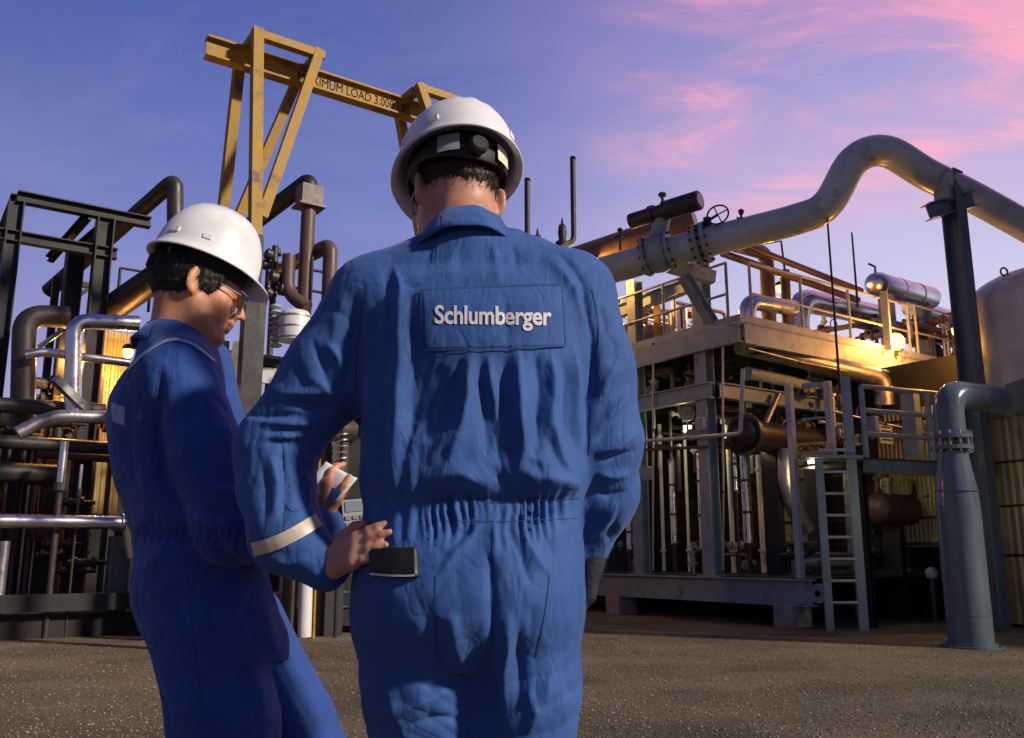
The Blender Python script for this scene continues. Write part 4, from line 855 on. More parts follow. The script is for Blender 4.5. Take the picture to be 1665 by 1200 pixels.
# ------------------------------------------------------------------ people: implicit surfaces turned into one continuous mesh
class Field:
    def __init__(s, lo, hi, h):
        s.h = h; s.lo = np.array(lo, float); s.n = np.ceil((np.array(hi) - s.lo) / h).astype(int) + 1
        s.D = np.full(s.n, .05, np.float32)
        s.ax = [s.lo[i] + h * np.arange(s.n[i]) for i in range(3)]
    def block(s, lo, hi):
        a = np.clip(np.floor((np.array(lo) - s.lo) / s.h).astype(int), 0, s.n); b = np.clip(np.ceil((np.array(hi) - s.lo) / s.h).astype(int) + 1, 0, s.n)
        sl = tuple(slice(a[i], b[i]) for i in range(3))
        return sl, s.ax[0][sl[0]][:, None, None].astype(np.float32), s.ax[1][sl[1]][None, :, None].astype(np.float32), s.ax[2][sl[2]][None, None, :].astype(np.float32)
    def put(s, sl, d, k, sub=False):
        A_ = s.D[sl]
        if A_.size == 0: return
        if sub: d = -d; A_ = -A_; d, A_ = -(-d), A_
        if k > 0:
            if sub:
                # smooth max(D, -d)
                x = -s.D[sl]; y = -d if False else d * -1
                y = -(d); 
            hh = np.maximum(k - np.abs(A_ - d), 0) / k; r = np.minimum(A_, d) - hh * hh * k * .25
        else: r = np.minimum(A_, d)
        s.D[sl] = -r if sub else r
    def carve(s, sl, d, k=.004):
        A_ = s.D[sl]; d = -d
        hh = np.maximum(k - np.abs(A_ - d), 0) / k; s.D[sl] = np.maximum(A_, d) + hh * hh * k * .25
    def cone(s, a, b, ra, rb, k=.02):
        a = np.array(a, float); b = np.array(b, float); m = max(ra, rb) + k + .05
        sl, X, Y, Z = s.block(np.minimum(a, b) - m, np.maximum(a, b) + m)
        d = b - a; L2 = max(d @ d, 1e-9)
        t = np.clip(((X - a[0]) * d[0] + (Y - a[1]) * d[1] + (Z - a[2]) * d[2]) / L2, 0, 1)
        dist = np.sqrt((X - a[0] - t * d[0]) ** 2 + (Y - a[1] - t * d[1]) ** 2 + (Z - a[2] - t * d[2]) ** 2) - (ra + (rb - ra) * t)
        s.put(sl, dist, k)
    def chain(s, pts, rs, k=.015):
        for i in range(len(pts) - 1): s.cone(pts[i], pts[i + 1], rs[i], rs[i + 1], k)
    def ell(s, c, ax, rad, k=.02, carve=False):
        c = np.array(c, float); m = max(rad) + k + .05
        sl, X, Y, Z = s.block(c - m, c + m); X = X - c[0]; Y = Y - c[1]; Z = Z - c[2]
        q = [(X * a[0] + Y * a[1] + Z * a[2]) for a in ax]
        k0 = np.sqrt(sum((q[i] / rad[i]) ** 2 for i in range(3))); k1 = np.sqrt(sum((q[i] / rad[i] ** 2) ** 2 for i in range(3)))
        d = k0 * (k0 - 1) / np.maximum(k1, 1e-4)
        if carve: s.carve(sl, d, k)
        else: s.put(sl, d, k)
    def stack(s, rows, W, D, n=2.5, k=.03):
        """rows: (z, cx, cy, rx, ry) sorted by z; W and D horizontal axes"""
        rows = sorted(rows); R = np.array(rows); m = R[:, 3:].max() + .06
        sl, X, Y, Z = s.block((R[:, 1].min() - m, R[:, 2].min() - m, R[0, 0] - .06), (R[:, 1].max() + m, R[:, 2].max() + m, R[-1, 0] + .06))
        z = Z[0, 0]; zz = np.clip(z, R[0, 0], R[-1, 0])
        f = lambda i: np.interp(zz, R[:, 0], R[:, i]).astype(np.float32)[None, None, :]
        ker = np.ones(9) / 9
        def sm(a):
            b = a[0, 0]; b = np.convolve(np.pad(b, 4, mode='edge'), ker, 'valid'); return b[None, None, :].astype(np.float32)
        cx, cy, rx, ry = (sm(f(i)) for i in (1, 2, 3, 4))
        dx_ = X - cx; dy_ = Y - cy
        u = np.abs(dx_ * W[0] + dy_ * W[1]) / rx; v = np.abs(dx_ * D[0] + dy_ * D[1]) / ry
        q = (u ** n + v ** n) ** (1 / n)
        d = (q - 1) * np.minimum(rx, ry)
        ez = np.maximum(np.maximum(Z - R[-1, 0], R[0, 0] - Z), 0)
        d = np.where(ez > 0, np.sqrt(np.maximum(d, 0) ** 2 + ez ** 2), d)
        s.put(sl, d, k)
    def mesh(s, smooth=2):
        D = s.D; S = D < 0
        c = np.zeros(np.array(D.shape) - 1, np.int8)
        for i in (0, 1):
            for j in (0, 1):
                for k in (0, 1): c += S[i:S.shape[0] - 1 + i, j:S.shape[1] - 1 + j, k:S.shape[2] - 1 + k]
        act = (c > 0) & (c < 8); idx = np.argwhere(act); imap = np.full(act.shape, -1, np.int32); imap[act] = np.arange(len(idx))
        cor = np.array([(i, j, k) for i in (0, 1) for j in (0, 1) for k in (0, 1)])
        V8 = np.stack([D[idx[:, 0] + o[0], idx[:, 1] + o[1], idx[:, 2] + o[2]] for o in cor], 1)
        acc = np.zeros((len(idx), 3)); cnt = np.zeros(len(idx))
        for a in range(8):
            for b in range(a + 1, 8):
                if np.abs(cor[a] - cor[b]).sum() != 1: continue
                va, vb = V8[:, a], V8[:, b]; m = (va < 0) != (vb < 0); t = np.where(m, va / np.where(m, va - vb, 1), 0)
                acc += np.where(m[:, None], cor[a] + t[:, None] * (cor[b] - cor[a]), 0); cnt += m
        P = s.lo + s.h * (idx + acc / cnt[:, None])
        F = []
        nx, ny, nz = S.shape
        for axn in range(3):
            sh = [slice(None)] * 3; s0 = list(sh); s1 = list(sh); s0[axn] = slice(0, -1); s1[axn] = slice(1, None)
            ch = S[tuple(s0)] != S[tuple(s1)]; o1, o2 = [(1, 2), (2, 0), (0, 1)][axn]
            e = np.argwhere(ch); e = e[(e[:, o1] > 0) & (e[:, o2] > 0) & (e[:, o1] < S.shape[o1] - 1) & (e[:, o2] < S.shape[o2] - 1)]
            def cell(d1, d2):
                q = e.copy(); q[:, o1] -= d1; q[:, o2] -= d2; return imap[q[:, 0], q[:, 1], q[:, 2]]
            Q = np.stack([cell(1, 1), cell(0, 1), cell(0, 0), cell(1, 0)], 1)
            ins = S[e[:, 0], e[:, 1], e[:, 2]]; Q[~ins] = Q[~ins][:, ::-1]; F.append(Q)
        F = np.concatenate(F); F = F[(F >= 0).all(1)]
        E = np.concatenate([F[:, [0, 1]], F[:, [1, 2]], F[:, [2, 3]], F[:, [3, 0]]])
        n = len(P); deg = np.bincount(E[:, 0], minlength=n) + np.bincount(E[:, 1], minlength=n)
        for it in range(smooth):
            nb = np.stack([np.bincount(E[:, 0], P[E[:, 1], i], n) + np.bincount(E[:, 1], P[E[:, 0], i], n) for i in range(3)], 1) / np.maximum(deg, 1)[:, None]
            P = P + .5 * (nb - P)
        return P, F
def vnormals(P, F):
    n = np.cross(P[F[:, 2]] - P[F[:, 0]], P[F[:, 3]] - P[F[:, 1]]); N_ = np.stack([sum(np.bincount(F[:, j], n[:, i], len(P)) for j in range(4)) for i in range(3)], 1)
    return N_ / np.maximum(np.linalg.norm(N_, axis=1), 1e-12)[:, None]
def mesh_obj(name, P, F, m, parent):
    off = np.array(wloc(parent)); me = bpy.data.meshes.new(name); me.vertices.add(len(P)); me.vertices.foreach_set('co', (P - off).reshape(-1).astype(np.float32))
    me.loops.add(F.size); me.loops.foreach_set('vertex_index', F.reshape(-1).astype(np.int32)); me.polygons.add(len(F)); me.polygons.foreach_set('loop_start', np.arange(0, F.size, F.shape[1], dtype=np.int32))
    me.polygons.foreach_set('use_smooth', np.ones(len(F), bool)); me.update(calc_edges=True); me.validate(); me.materials.append(m)
    o = bpy.data.objects.new(name, me); COL.objects.link(o); o.parent = parent; return o
def strokes(P, Nn, ST, facing=True):
    """fold strokes drawn on the cloth: (points, width, height) in photograph pixels; returns the displacement along the normal"""
    x, y = proj(P); wx = 3.0 * vnoise(P, 30, 77); wy = 3.0 * vnoise(P, 30, 78); x = x + wx; y = y + wy; view = P - np.array(CAMP); view /= np.linalg.norm(view, axis=1)[:, None]
    w = np.clip(-(Nn * view).sum(1) * 2.5 + .15, 0, 1) if facing else 1.0
    out = np.zeros(len(P))
    for pts, wd, hgt in ST:
        pts = np.array(pts, float); L = np.concatenate([[0], np.cumsum(np.linalg.norm(np.diff(pts, axis=0), axis=1))]); best = np.full(len(P), 1e9); bt = np.zeros(len(P))
        bx0, by0 = pts.min(0) - 3.5 * wd; bx1, by1 = pts.max(0) + 3.5 * wd
        m = np.where((x > bx0) & (x < bx1) & (y > by0) & (y < by1))[0]
        if not len(m): continue
        xx, yy = x[m], y[m]; bd = np.full(len(m), 1e9); tt = np.zeros(len(m))
        for i in range(len(pts) - 1):
            d = pts[i + 1] - pts[i]; l2 = max(d @ d, 1e-9); t = np.clip(((xx - pts[i][0]) * d[0] + (yy - pts[i][1]) * d[1]) / l2, 0, 1)
            dd = np.hypot(xx - pts[i][0] - t * d[0], yy - pts[i][1] - t * d[1]); c = dd < bd; bd = np.where(c, dd, bd); tt = np.where(c, L[i] + t * math.sqrt(l2), tt)
        s_ = tt / L[-1]; tap = np.sin(np.pi * np.clip(s_ * .94 + .03, 0, 1)) ** .8; we = wd * (.65 + .5 * tap)
        prof = np.exp(-np.abs(bd / we) ** 1.5) if hgt > 0 else np.exp(-np.abs(bd / we) ** 1.2)
        out[m] += 1.12 * hgt * prof * tap
    return out * w
def vnoise(P, sc, seed=0, dirs=14):
    r = np.random.default_rng(seed); out = np.zeros(len(P))
    for i in range(dirs):
        d = r.normal(size=3); d /= np.linalg.norm(d); out += np.sin((P @ (d * sc * r.uniform(.6, 1.7))) + r.uniform(0, 6.28) + 1.3 * np.sin(P @ (r.normal(size=3) * sc * .5)))
    return out / math.sqrt(dirs)

def fabric(name, col):
    m = bpy.data.materials.new(name); m.use_nodes = True; t = m.node_tree; nd = t.nodes; b = nd['Principled BSDF']; ln = t.links.new
    g = nd.new('ShaderNodeTexCoord'); n1 = nd.new('ShaderNodeTexNoise'); n1.inputs['Scale'].default_value = 9; n1.inputs['Detail'].default_value = 6; ln(g.outputs['Object'], n1.inputs['Vector'])
    mr = nd.new('ShaderNodeMapRange'); ln(n1.outputs['Fac'], mr.inputs[0]); mr.inputs[1].default_value = .3; mr.inputs[2].default_value = .7; mr.inputs[3].default_value = .84; mr.inputs[4].default_value = 1.14
    mx = nd.new('ShaderNodeMix'); mx.data_type = 'RGBA'; mx.blend_type = 'MULTIPLY'; mx.inputs[0].default_value = 1; mx.inputs[6].default_value = (*col, 1); ln(mr.outputs[0], mx.inputs[7]); ln(mx.outputs[2], b.inputs['Base Color'])
    b.inputs['Roughness'].default_value = .72; b.inputs['Specular IOR Level'].default_value = .3
    b.inputs['Sheen Weight'].default_value = .25; b.inputs['Sheen Roughness'].default_value = .5; b.inputs['Sheen Tint'].default_value = (.45, .62, 1, 1)
    # creases and weave
    mp = nd.new('ShaderNodeMapping'); mp.inputs['Scale'].default_value = (1, 1, .45); ln(g.outputs['Object'], mp.inputs[0])
    n2 = nd.new('ShaderNodeTexNoise'); n2.inputs['Scale'].default_value = 34; n2.inputs['Detail'].default_value = 3; n2.inputs['Distortion'].default_value = .8; ln(mp.outputs[0], n2.inputs['Vector'])
    n3 = nd.new('ShaderNodeTexNoise'); n3.inputs['Scale'].default_value = 700; n3.inputs['Detail'].default_value = 1; ln(g.outputs['Object'], n3.inputs['Vector'])
    n4 = nd.new('ShaderNodeTexNoise'); n4.inputs['Scale'].default_value = 13; n4.inputs['Detail'].default_value = 2; n4.inputs['Distortion'].default_value = 1.2; ln(mp.outputs[0], n4.inputs['Vector'])
    sb_ = nd.new('ShaderNodeMath'); sb_.operation = 'SUBTRACT'; sb_.inputs[1].default_value = .5; ln(n4.outputs['Fac'], sb_.inputs[0]); ab_ = nd.new('ShaderNodeMath'); ab_.operation = 'ABSOLUTE'; ln(sb_.outputs[0], ab_.inputs[0])
    rg_ = nd.new('ShaderNodeMapRange'); ln(ab_.outputs[0], rg_.inputs[0]); rg_.inputs[1].default_value = 0; rg_.inputs[2].default_value = .07
    b0 = nd.new('ShaderNodeBump'); b0.inputs['Strength'].default_value = .17; b0.inputs['Distance'].default_value = .006; ln(rg_.outputs[0], b0.inputs['Height'])
    b1 = nd.new('ShaderNodeBump'); ln(b0.outputs[0], b1.inputs['Normal']); b1.inputs['Strength'].default_value = .22; b1.inputs['Distance'].default_value = .012; ln(n2.outputs['Fac'], b1.inputs['Height'])
    b2 = nd.new('ShaderNodeBump'); b2.inputs['Strength'].default_value = .45; b2.inputs['Distance'].default_value = .001; ln(n3.outputs['Fac'], b2.inputs['Height']); ln(b1.outputs[0], b2.inputs['Normal']); ln(b2.outputs[0], b.inputs['Normal'])
    return m
def skin(name, col):
    m = bpy.data.materials.new(name); m.use_nodes = True; t = m.node_tree; nd = t.nodes; b = nd['Principled BSDF']; ln = t.links.new
    g = nd.new('ShaderNodeTexCoord'); n1 = nd.new('ShaderNodeTexNoise'); n1.inputs['Scale'].default_value = 28; n1.inputs['Detail'].default_value = 5; ln(g.outputs['Object'], n1.inputs['Vector'])
    r = nd.new('ShaderNodeValToRGB'); ln(n1.outputs['Fac'], r.inputs[0]); e = r.color_ramp.elements; e[0].position = .3; e[0].color = (col[0] * .8, col[1] * .68, col[2] * .65, 1); e[1].position = .7; e[1].color = (col[0] * 1.08, col[1] * 1.1, col[2] * 1.1, 1)
    ln(r.outputs[0], b.inputs['Base Color']); b.inputs['Roughness'].default_value = .5; b.inputs['Subsurface Weight'].default_value = .18; b.inputs['Subsurface Radius'].default_value = (.012, .005, .003); b.inputs['Subsurface Scale'].default_value = 1.0
    n3 = nd.new('ShaderNodeTexNoise'); n3.inputs['Scale'].default_value = 420; ln(g.outputs['Object'], n3.inputs['Vector']); b2 = nd.new('ShaderNodeBump'); b2.inputs['Strength'].default_value = .2; b2.inputs['Distance'].default_value = .001; ln(n3.outputs['Fac'], b2.inputs['Height']); ln(b2.outputs[0], b.inputs['Normal'])
    return m
def hairmat(name, col):
    m = bpy.data.materials.new(name); m.use_nodes = True; b = m.node_tree.nodes['Principled BSDF']; b.inputs['Base Color'].default_value = (*col, 1); b.inputs['Roughness'].default_value = .5; b.inputs['Specular IOR Level'].default_value = .35; return m
M['blue1'] = fabric('blue_coverall_cotton', (.032, .098, .315)); M['blue2'] = fabric('royal_blue_coverall_cotton', (.020, .068, .29))
M['thread'] = mat('dark_blue_seam_thread', (.026, .066, .21), .8)
M['skin1'] = skin('fair_skin', (.56, .29, .2)); M['skin2'] = skin('tan_skin', (.62, .30, .16))
M['hair1'] = hairmat('brown_hair', (.028, .014, .009)); M['hair2'] = hairmat('black_hair', (.009, .007, .006))
M['hat'] = mat('white_hard_hat_plastic', (.78, .80, .80), .34, 0, .09, 14, .02, 200, rust=.02, rustcol=(.5, .48, .44)); M['hat'].node_tree.nodes['Principled BSDF'].inputs['Coat Weight'].default_value = .2
M['band'] = mat('black_webbing', (.012, .012, .013), .6); M['tagc'] = mat('cream_sticker', (.75, .68, .5), .5); M['tagg'] = mat('grey_sticker', (.22, .27, .32), .4)
M['reflect'] = mat('reflective_tape', (.62, .56, .45), .35, .2, .1, 60); M['piping'] = mat('pale_blue_piping', (.3, .42, .62), .5, 0, .1)
M['glovem'] = mat('dark_work_glove', (.02, .024, .04), .7, 0, .3, 40, .2, 200); M['leather'] = mat('black_leather', (.010, .010, .010), .5, 0, .2, 30, .03, 150)
M['letter'] = mat('white_print', (.74, .74, .76), .6, 0, .05, 60)
def glassmat():
    m = bpy.data.materials.new('clear_lens'); m.use_nodes = True; b = m.node_tree.nodes['Principled BSDF']; b.inputs['Transmission Weight'].default_value = 1; b.inputs['Roughness'].default_value = .03; b.inputs['IOR'].default_value = 1.05; return m
M['glass'] = glassmat()

def frame_of(face, pitch, roll=0.0):
    f = Vector((face[0], face[1], 0)).normalized(); r = f.cross(UP).normalized()
    q = Matrix.Rotation(-pitch, 3, r); f = q @ f; u = q @ UP
    q2 = Matrix.Rotation(roll, 3, f); return np.array(f), np.array(q2 @ r), np.array(q2 @ u)
def head_prims(Fd, c, fr, beard=0):
    f, r, u = fr; c = np.array(c); L = lambda a, b, d: c + f * a + r * b + u * d
    ax = (r, f, u)
    Fd.ell(L(-.004, 0, .030), ax, (.077, .098, .094), .01)
    Fd.ell(L(.028, 0, -.040), ax, (.062, .066, .082), .03)
    Fd.ell(L(.084, 0, -.098), ax, (.022, .018, .017), .025)
    for s_ in (-1, 1):
        Fd.cone(L(-.002, s_ * .060, -.045), L(.03, s_ * .052, -.088), .018, .016, .03); Fd.cone(L(.03, s_ * .052, -.088), L(.075, s_ * .016, -.104), .016, .014, .025)
        Fd.ell(L(.060, s_ * .043, -.028), ax, (.022, .022, .022), .03)
        Fd.ell(L(.086, s_ * .031, .004), ax, (.020, .014, .013), .006, True)
        Fd.ell(L(.077, s_ * .031, .003), ax, (.014, .0125, .0115), .003)
        Fd.cone(L(.094, s_ * .012, .020), L(.082, s_ * .045, .022), .009, .007, .015)
        # ear: rim with a hollow
        er = r * s_; e0 = L(-.016, s_ * .085, -.006); ea = (er * .86 + f * .5, f * .86 - er * .5, u)
        Fd.ell(e0, ea, (.0075, .021, .034), .008); Fd.ell(e0 + ea[0] * .009 + f * .004 + u * .005, ea, (.0065, .012, .021), .003, True)
        Fd.ell(e0 - u * .028 + f * .005, ea, (.007, .010, .011), .006)
    Fd.cone(L(.098, 0, .016), L(.121, 0, -.024), .007, .0085, .010); 
    for s_ in (-1, 1): Fd.ell(L(.104, s_ * .011, -.030), ax, (.008, .010, .008), .008)
    Fd.cone(L(.101, -.016, -.056), L(.101, .016, -.056), .0065, .0065, .005); Fd.cone(L(.098, -.014, -.070), L(.098, .014, -.070), .007, .007, .005)
    Fd.cone(L(.1, 0, -.045), L(.098, 0, -.055), .010, .008, .012)
def hand_prims(Fd, w, d, n, t, curl=.6, sc=1.0, spread=.10, thumb=.5, grow=0.0):
    """w wrist, d towards the knuckles, n out of the back of the hand, t towards the thumb side"""
    w, d, n, t = (np.array(Vector(v).normalized()) if i else np.array(v, float) for i, v in enumerate((w, d, n, t)))
    t = t - d * (t @ d); t /= np.linalg.norm(t); n = np.cross(d, t) * np.sign(np.dot(np.cross(d, t), n))
    for i, (o, pl, fl, rr) in enumerate(((.028, .094, .078, .0098), (.009, .098, .086, .0102), (-.010, .093, .080, .0096), (-.028, .085, .063, .0086))):
        a = w + t * o * .55 * sc; kn = w + d * pl * sc + t * o * sc - n * .003
        Fd.cone(a, kn, (.017 + grow), (.0135 + grow), .012)
        p = kn; dd = d * math.cos(spread * (o / .03)) + t * math.sin(spread * (o / .03)); ang = 0.0
        for j, (fr_, cu) in enumerate(((.45, curl * .8), (.30, curl * 1.1), (.25, curl * .7))):
            ang += cu * (1 + .12 * (i - 1.5)); q = p + (dd * math.cos(ang) - n * math.sin(ang)) * fl * fr_ * sc
            Fd.cone(p, q, rr * (1 - .1 * j) + grow, rr * (.94 - .12 * j) + grow, .004); p = q
    a = w + d * .022 + t * .020 * sc; b = a + (d * .55 + t * .75 - n * .3 * thumb) * .040 * sc; c = b + (d * .85 + t * .35 - n * .6 * thumb) * .034 * sc; e = c + (d * .9 - n * .7 * thumb) * .028 * sc
    Fd.chain([a, b, c, e], [.017 + grow, .0125 + grow, .011 + grow, .0092 + grow], .006)
def hair_mesh(name, c, fr, m, parent, low, grow=.006, side=-.03, h=.0035, seed=1):
    f, r, u = fr; c = np.array(c); ax = (r, f, u)
    Fd = Field(c - .16, c + .16, h); Fd.ell(c - f * .006 + u * .030, ax, (.077 + grow, .100 + grow, .096 + grow), .0)
    sl, X, Y, Z = Fd.block(c - .16, c + .16); q = lambda a: (X - c[0]) * a[0] + (Y - c[1]) * a[1] + (Z - c[2]) * a[2]
    qf, qr, qu = q(f), q(r), q(u)
    # hairline: nape at 'low', sideburn at 'side', forehead high
    line = np.where(qf < -.035, low, np.where(qf < .03, low + (side - low) * np.clip((qf + .035) / .03, 0, 1), side + (qf - .03) * 2.2))
    Fd.D = np.maximum(Fd.D, (line - qu) * .8)
    P, F = Fd.mesh(2); Nn = vnormals(P, F)
    loc = (P - c) @ np.stack([f, r, u], 1); th = np.arctan2(loc[:, 1], loc[:, 0])
    P = P + Nn * (.0010 * np.sin(th * 60 + 4 * np.sin(loc[:, 2] * 60)) + .0014 * vnoise(P, 260, seed))[:, None]
    o = mesh_obj(name, P, F, m, parent)
    # loose strands over the cap
    rr = np.random.default_rng(seed); k = rr.integers(0, len(P), 16000); V = []; Fc = []
    tang = -u[None] - Nn[k] * (Nn[k] @ -u)[:, None]; tang += rr.normal(size=(len(k), 3)) * .35; tang /= np.linalg.norm(tang, axis=1)[:, None]
    ln_ = (.005 + .008 * rr.random(len(k)))[:, None]; sd_ = np.cross(tang, Nn[k]); sd_ /= np.maximum(np.linalg.norm(sd_, axis=1), 1e-6)[:, None]
    p0 = P[k] - Nn[k] * .002; p1 = p0 + tang * ln_ * .6 + Nn[k] * .0045; p2 = p0 + tang * ln_ + Nn[k] * .0035
    Vv = np.stack([p0 - sd_ * .00035, p0 + sd_ * .00035, p1 + sd_ * .0003, p1 - sd_ * .0003, p2], 1).reshape(-1, 3); b = 5 * np.arange(len(k))[:, None]
    Ff = np.concatenate([b + np.array([0, 1, 2]), b + np.array([0, 2, 3]), b + np.array([3, 2, 4])])
    mesh_obj('hair_strands', Vv, Ff, m, o)
    return o
def helmet(c, fr, parent, rim=.040, a=.142, b=.118, hgt=.128, tags=(), up=0.0):
    f, r, u = (Vector(v) for v in fr); c = Vector(c); nth = 96
    root = bpy.data.objects.new('hard_hat', None); 
    def ring(th, k):
        # k in [0,1] up the dome
        ph = k * math.pi / 2; cr = math.cos(ph) ** .78; s_ = math.sin(ph) ** .92
        x = a * cr * math.cos(th); y = b * cr * math.sin(th); z = rim + hgt * s_
        rid = 0.0
        for y0, w, hh in ((0, .011, .0045), (.034, .008, .003), (-.034, .008, .003)):
            rid += hh * math.exp(-((y - y0) / w) ** 4) * min(1, max(0, (k - .30) / .2)) 
        return x, y, z + rid * s_, cr
    prof = []; V = []
    def P(x, y, z): return c + f * (x - .004) + r * y + u * z
    rows = []
    ks = [0, .04, .09, .15, .22, .29, .36, .44, .52, .6, .68, .76, .84, .91, .96, .99]
    def outlip(th, d, z):
        peak = max(0, math.cos(th)) ** 3 * .027; lip = d * (1 + 0) + peak * (d / .012)
        x = (a + lip) * math.cos(th); y = (b + min(lip, d * 1.4)) * math.sin(th)
        droop = -.30 * peak * (d / .012) + .0
        return P(x, y, z + droop)
    rows.append([P(*(lambda q: (q[0] * .968, q[1] * .965, rim + .002))(ring(t, 0))) for t in np.linspace(0, 2 * math.pi, nth, False)])
    rows.append([outlip(t, .010, rim - .012) for t in np.linspace(0, 2 * math.pi, nth, False)])
    rows.append([outlip(t, .0125, rim - .010) for t in np.linspace(0, 2 * math.pi, nth, False)])
    rows.append([outlip(t, .0115, rim - .006) for t in np.linspace(0, 2 * math.pi, nth, False)])
    rows.append([outlip(t, .004, rim + .001) for t in np.linspace(0, 2 * math.pi, nth, False)])
    for k in ks[1:]: rows.append([P(*ring(t, k)[:3]) for t in np.linspace(0, 2 * math.pi, nth, False)])
    inner = [[P(*(lambda q: (q[0] * .965, q[1] * .96, rim + (q[2] - rim) * .965))(ring(t, k))) for t in np.linspace(0, 2 * math.pi, nth, False)] for k in (0, .15, .3, .5, .7, .9)]
    mb = MB(); allr = inner[::-1] + rows[1:]; n = nth
    for rw in allr: V += rw
    Fc = [(i * n + j, i * n + (j + 1) % n, (i + 1) * n + (j + 1) % n, (i + 1) * n + j) for i in range(len(allr) - 1) for j in range(n)]
    mb.add(V, Fc, True); top = len(V); mb.f.append(tuple((len(allr) - 1) * n + j for j in range(n))); mb.sm.append(True)
    mb.f.append(tuple(range(n))[::-1]); mb.sm.append(True)
    o = mb.build('hard_hat', M['hat'], parent, False)
    # suspension band with ratchet at the nape
    mb = MB(); V = []
    th = np.linspace(0, 2 * math.pi, 64, False)
    for rr, z in ((.965, rim + .012), (.97, rim - .004), (.955, rim - .028), (.93, rim - .03), (.945, rim + .008)):
        for t in th:
            back = max(0, -math.cos(t)) ** 2; dz_ = -.030 * back * (1 if z < rim else .15)
            V.append(P((a - .022) * rr * math.cos(t), (b - .016) * rr * math.sin(t), z + dz_))
    mb.add(V, [(i * 64 + j, i * 64 + (j + 1) % 64, ((i + 1) % 5) * 64 + (j + 1) % 64, ((i + 1) % 5) * 64 + j) for i in range(5) for j in range(64)], True)
    bd = mb.build('headband', M['band'], o, False)
    MB().lathe(P(-(a - .022) - .004, 0, rim - .038), -f, [(0, .019), (.012, .019), (.016, .015)], 20, False).build('ratchet_knob', M['band'], o)
    for (t, m_, w) in tags:
        mb = MB(); V = []
        for tt in np.linspace(t - w, t + w, 7):
            for z in (rim - .046, rim - .006):
                V.append(P((a - .0185) * math.cos(tt), (b - .0125) * math.sin(tt), z))
        mb.add(V, [(2 * i, 2 * i + 2, 2 * i + 3, 2 * i + 1) for i in range(6)], True); mb.build('band_patch', m_, o, False)
    # accessory slots at the sides
    for t in (-1.75, 1.75, -2.4, 2.4):
        q = ring(t, .12); nrm = (f * (q[0] / a ** 2) + r * (q[1] / b ** 2)).normalized(); pc = P(*q[:3]); sd_ = nrm.cross(u).normalized()
        MB().box(pc + nrm * .001, (.010, .0022, .006), (sd_, nrm, u)).build('slot_clip', M['hat'], o)
    return o
def collar(c, ax_u, fwd, r0, r1, h, parent, m, gap=.6, name='collar', fl=1.0):
    u = Vector(ax_u).normalized(); f = Vector(fwd); f = (f - u * f.dot(u)).normalized(); s_ = f.cross(u); c = Vector(c); n = 72; V = []
    prof = [(r0, -.03), (r0, h * .5), (r0 + .002, h), (r0 + .006, h + .004), (r0 + .010, h), (r1 - .004, .012), (r1, -.002), (r1 - .003, -.004), (r1 - .008, .010), (r0 + .005, h - .008)]
    for rr, z in prof:
        for j in range(n):
            t = gap + (2 * math.pi - 2 * gap) * j / (n - 1); w = .0015 * math.sin(t * 9 + z * 80)
            bk = .5 - .5 * math.cos(t)
            V.append(c + f * (math.cos(t) * (rr + w) * 1.06) + s_ * (math.sin(t) * (rr + w)) + u * (z * (.75 + .25 * bk) - .014 * (1 - bk)))
    Fc = [(i * n + j, (i + 1) * n + j, (i + 1) * n + j + 1, i * n + j + 1) for i in range(len(prof) - 1) for j in range(n - 1)]
    mb = MB(); mb.add(V, Fc, True); return mb.build(name, m, parent, False)
def bvh_of(P, F): return BVHTree.FromPolygons([tuple(p) for p in P], [tuple(q) for q in F])
def on_cloth(bv, px, py, lift=.002):
    d = ray(px, py).normalized(); hit = bv.ray_cast(CAMP, d)
    if hit[0] is None: return None
    n = hit[1]; n = n if n.dot(d) < 0 else -n
    return hit[0] + n * lift, n
def ribbon(bv, pts, w, m, name, parent, lift=.0015, n=40, thick=.0):
    """a seam or tape lying on the cloth along photograph points"""
    pts = [Vector((p[0], p[1], 0)) for p in pts]; cs = crom(pts, max(4, n // max(1, len(pts) - 1))); V = []; Fc = []
    for i in range(len(cs)):
        t = (cs[min(i + 1, len(cs) - 1)] - cs[max(i - 1, 0)]).normalized(); s_ = Vector((-t.y, t.x, 0)); row = []
        for e in (-1, -.33, .33, 1):
            h = on_cloth(bv, cs[i].x + s_.x * w * .5 * e, cs[i].y + s_.y * w * .5 * e, lift)
            row.append(h[0] if h else None)
        if any(q is None for q in row): continue
        V.append(row)
    if len(V) < 2: return None
    for i in range(len(V) - 1):
        if (V[i][0] - V[i + 1][0]).length > .06: continue
        for j in range(3): Fc.append((i * 4 + j, i * 4 + j + 1, (i + 1) * 4 + j + 1, (i + 1) * 4 + j))
    mb = MB(); mb.add([q for r_ in V for q in r_], Fc, True); return mb.build(name, m, parent, False)
def patch(bv, corners, m, name, parent, lift=.003, nu=60, nv=30):
    (ax_, ay), (bx_, by), (cx_, cy_), (dx_, dy_) = corners; V = []
    for j in range(nv + 1):
        for i in range(nu + 1):
            s_, t = i / nu, j / nv; x = (ax_ * (1 - s_) + bx_ * s_) * (1 - t) + (dx_ * (1 - s_) + cx_ * s_) * t; y = (ay * (1 - s_) + by * s_) * (1 - t) + (dy_ * (1 - s_) + cy_ * s_) * t
            edge = min(s_, 1 - s_, t * 2, 2 - 2 * t) < .001
            V.append(on_cloth(bv, x, y, 0.0 if edge else lift)[0])
    mb = MB(); mb.add(V, [(j * (nu + 1) + i, j * (nu + 1) + i + 1, (j + 1) * (nu + 1) + i + 1, (j + 1) * (nu + 1) + i) for j in range(nv) for i in range(nu)], True)
    return mb.build(name, m, parent, False), V
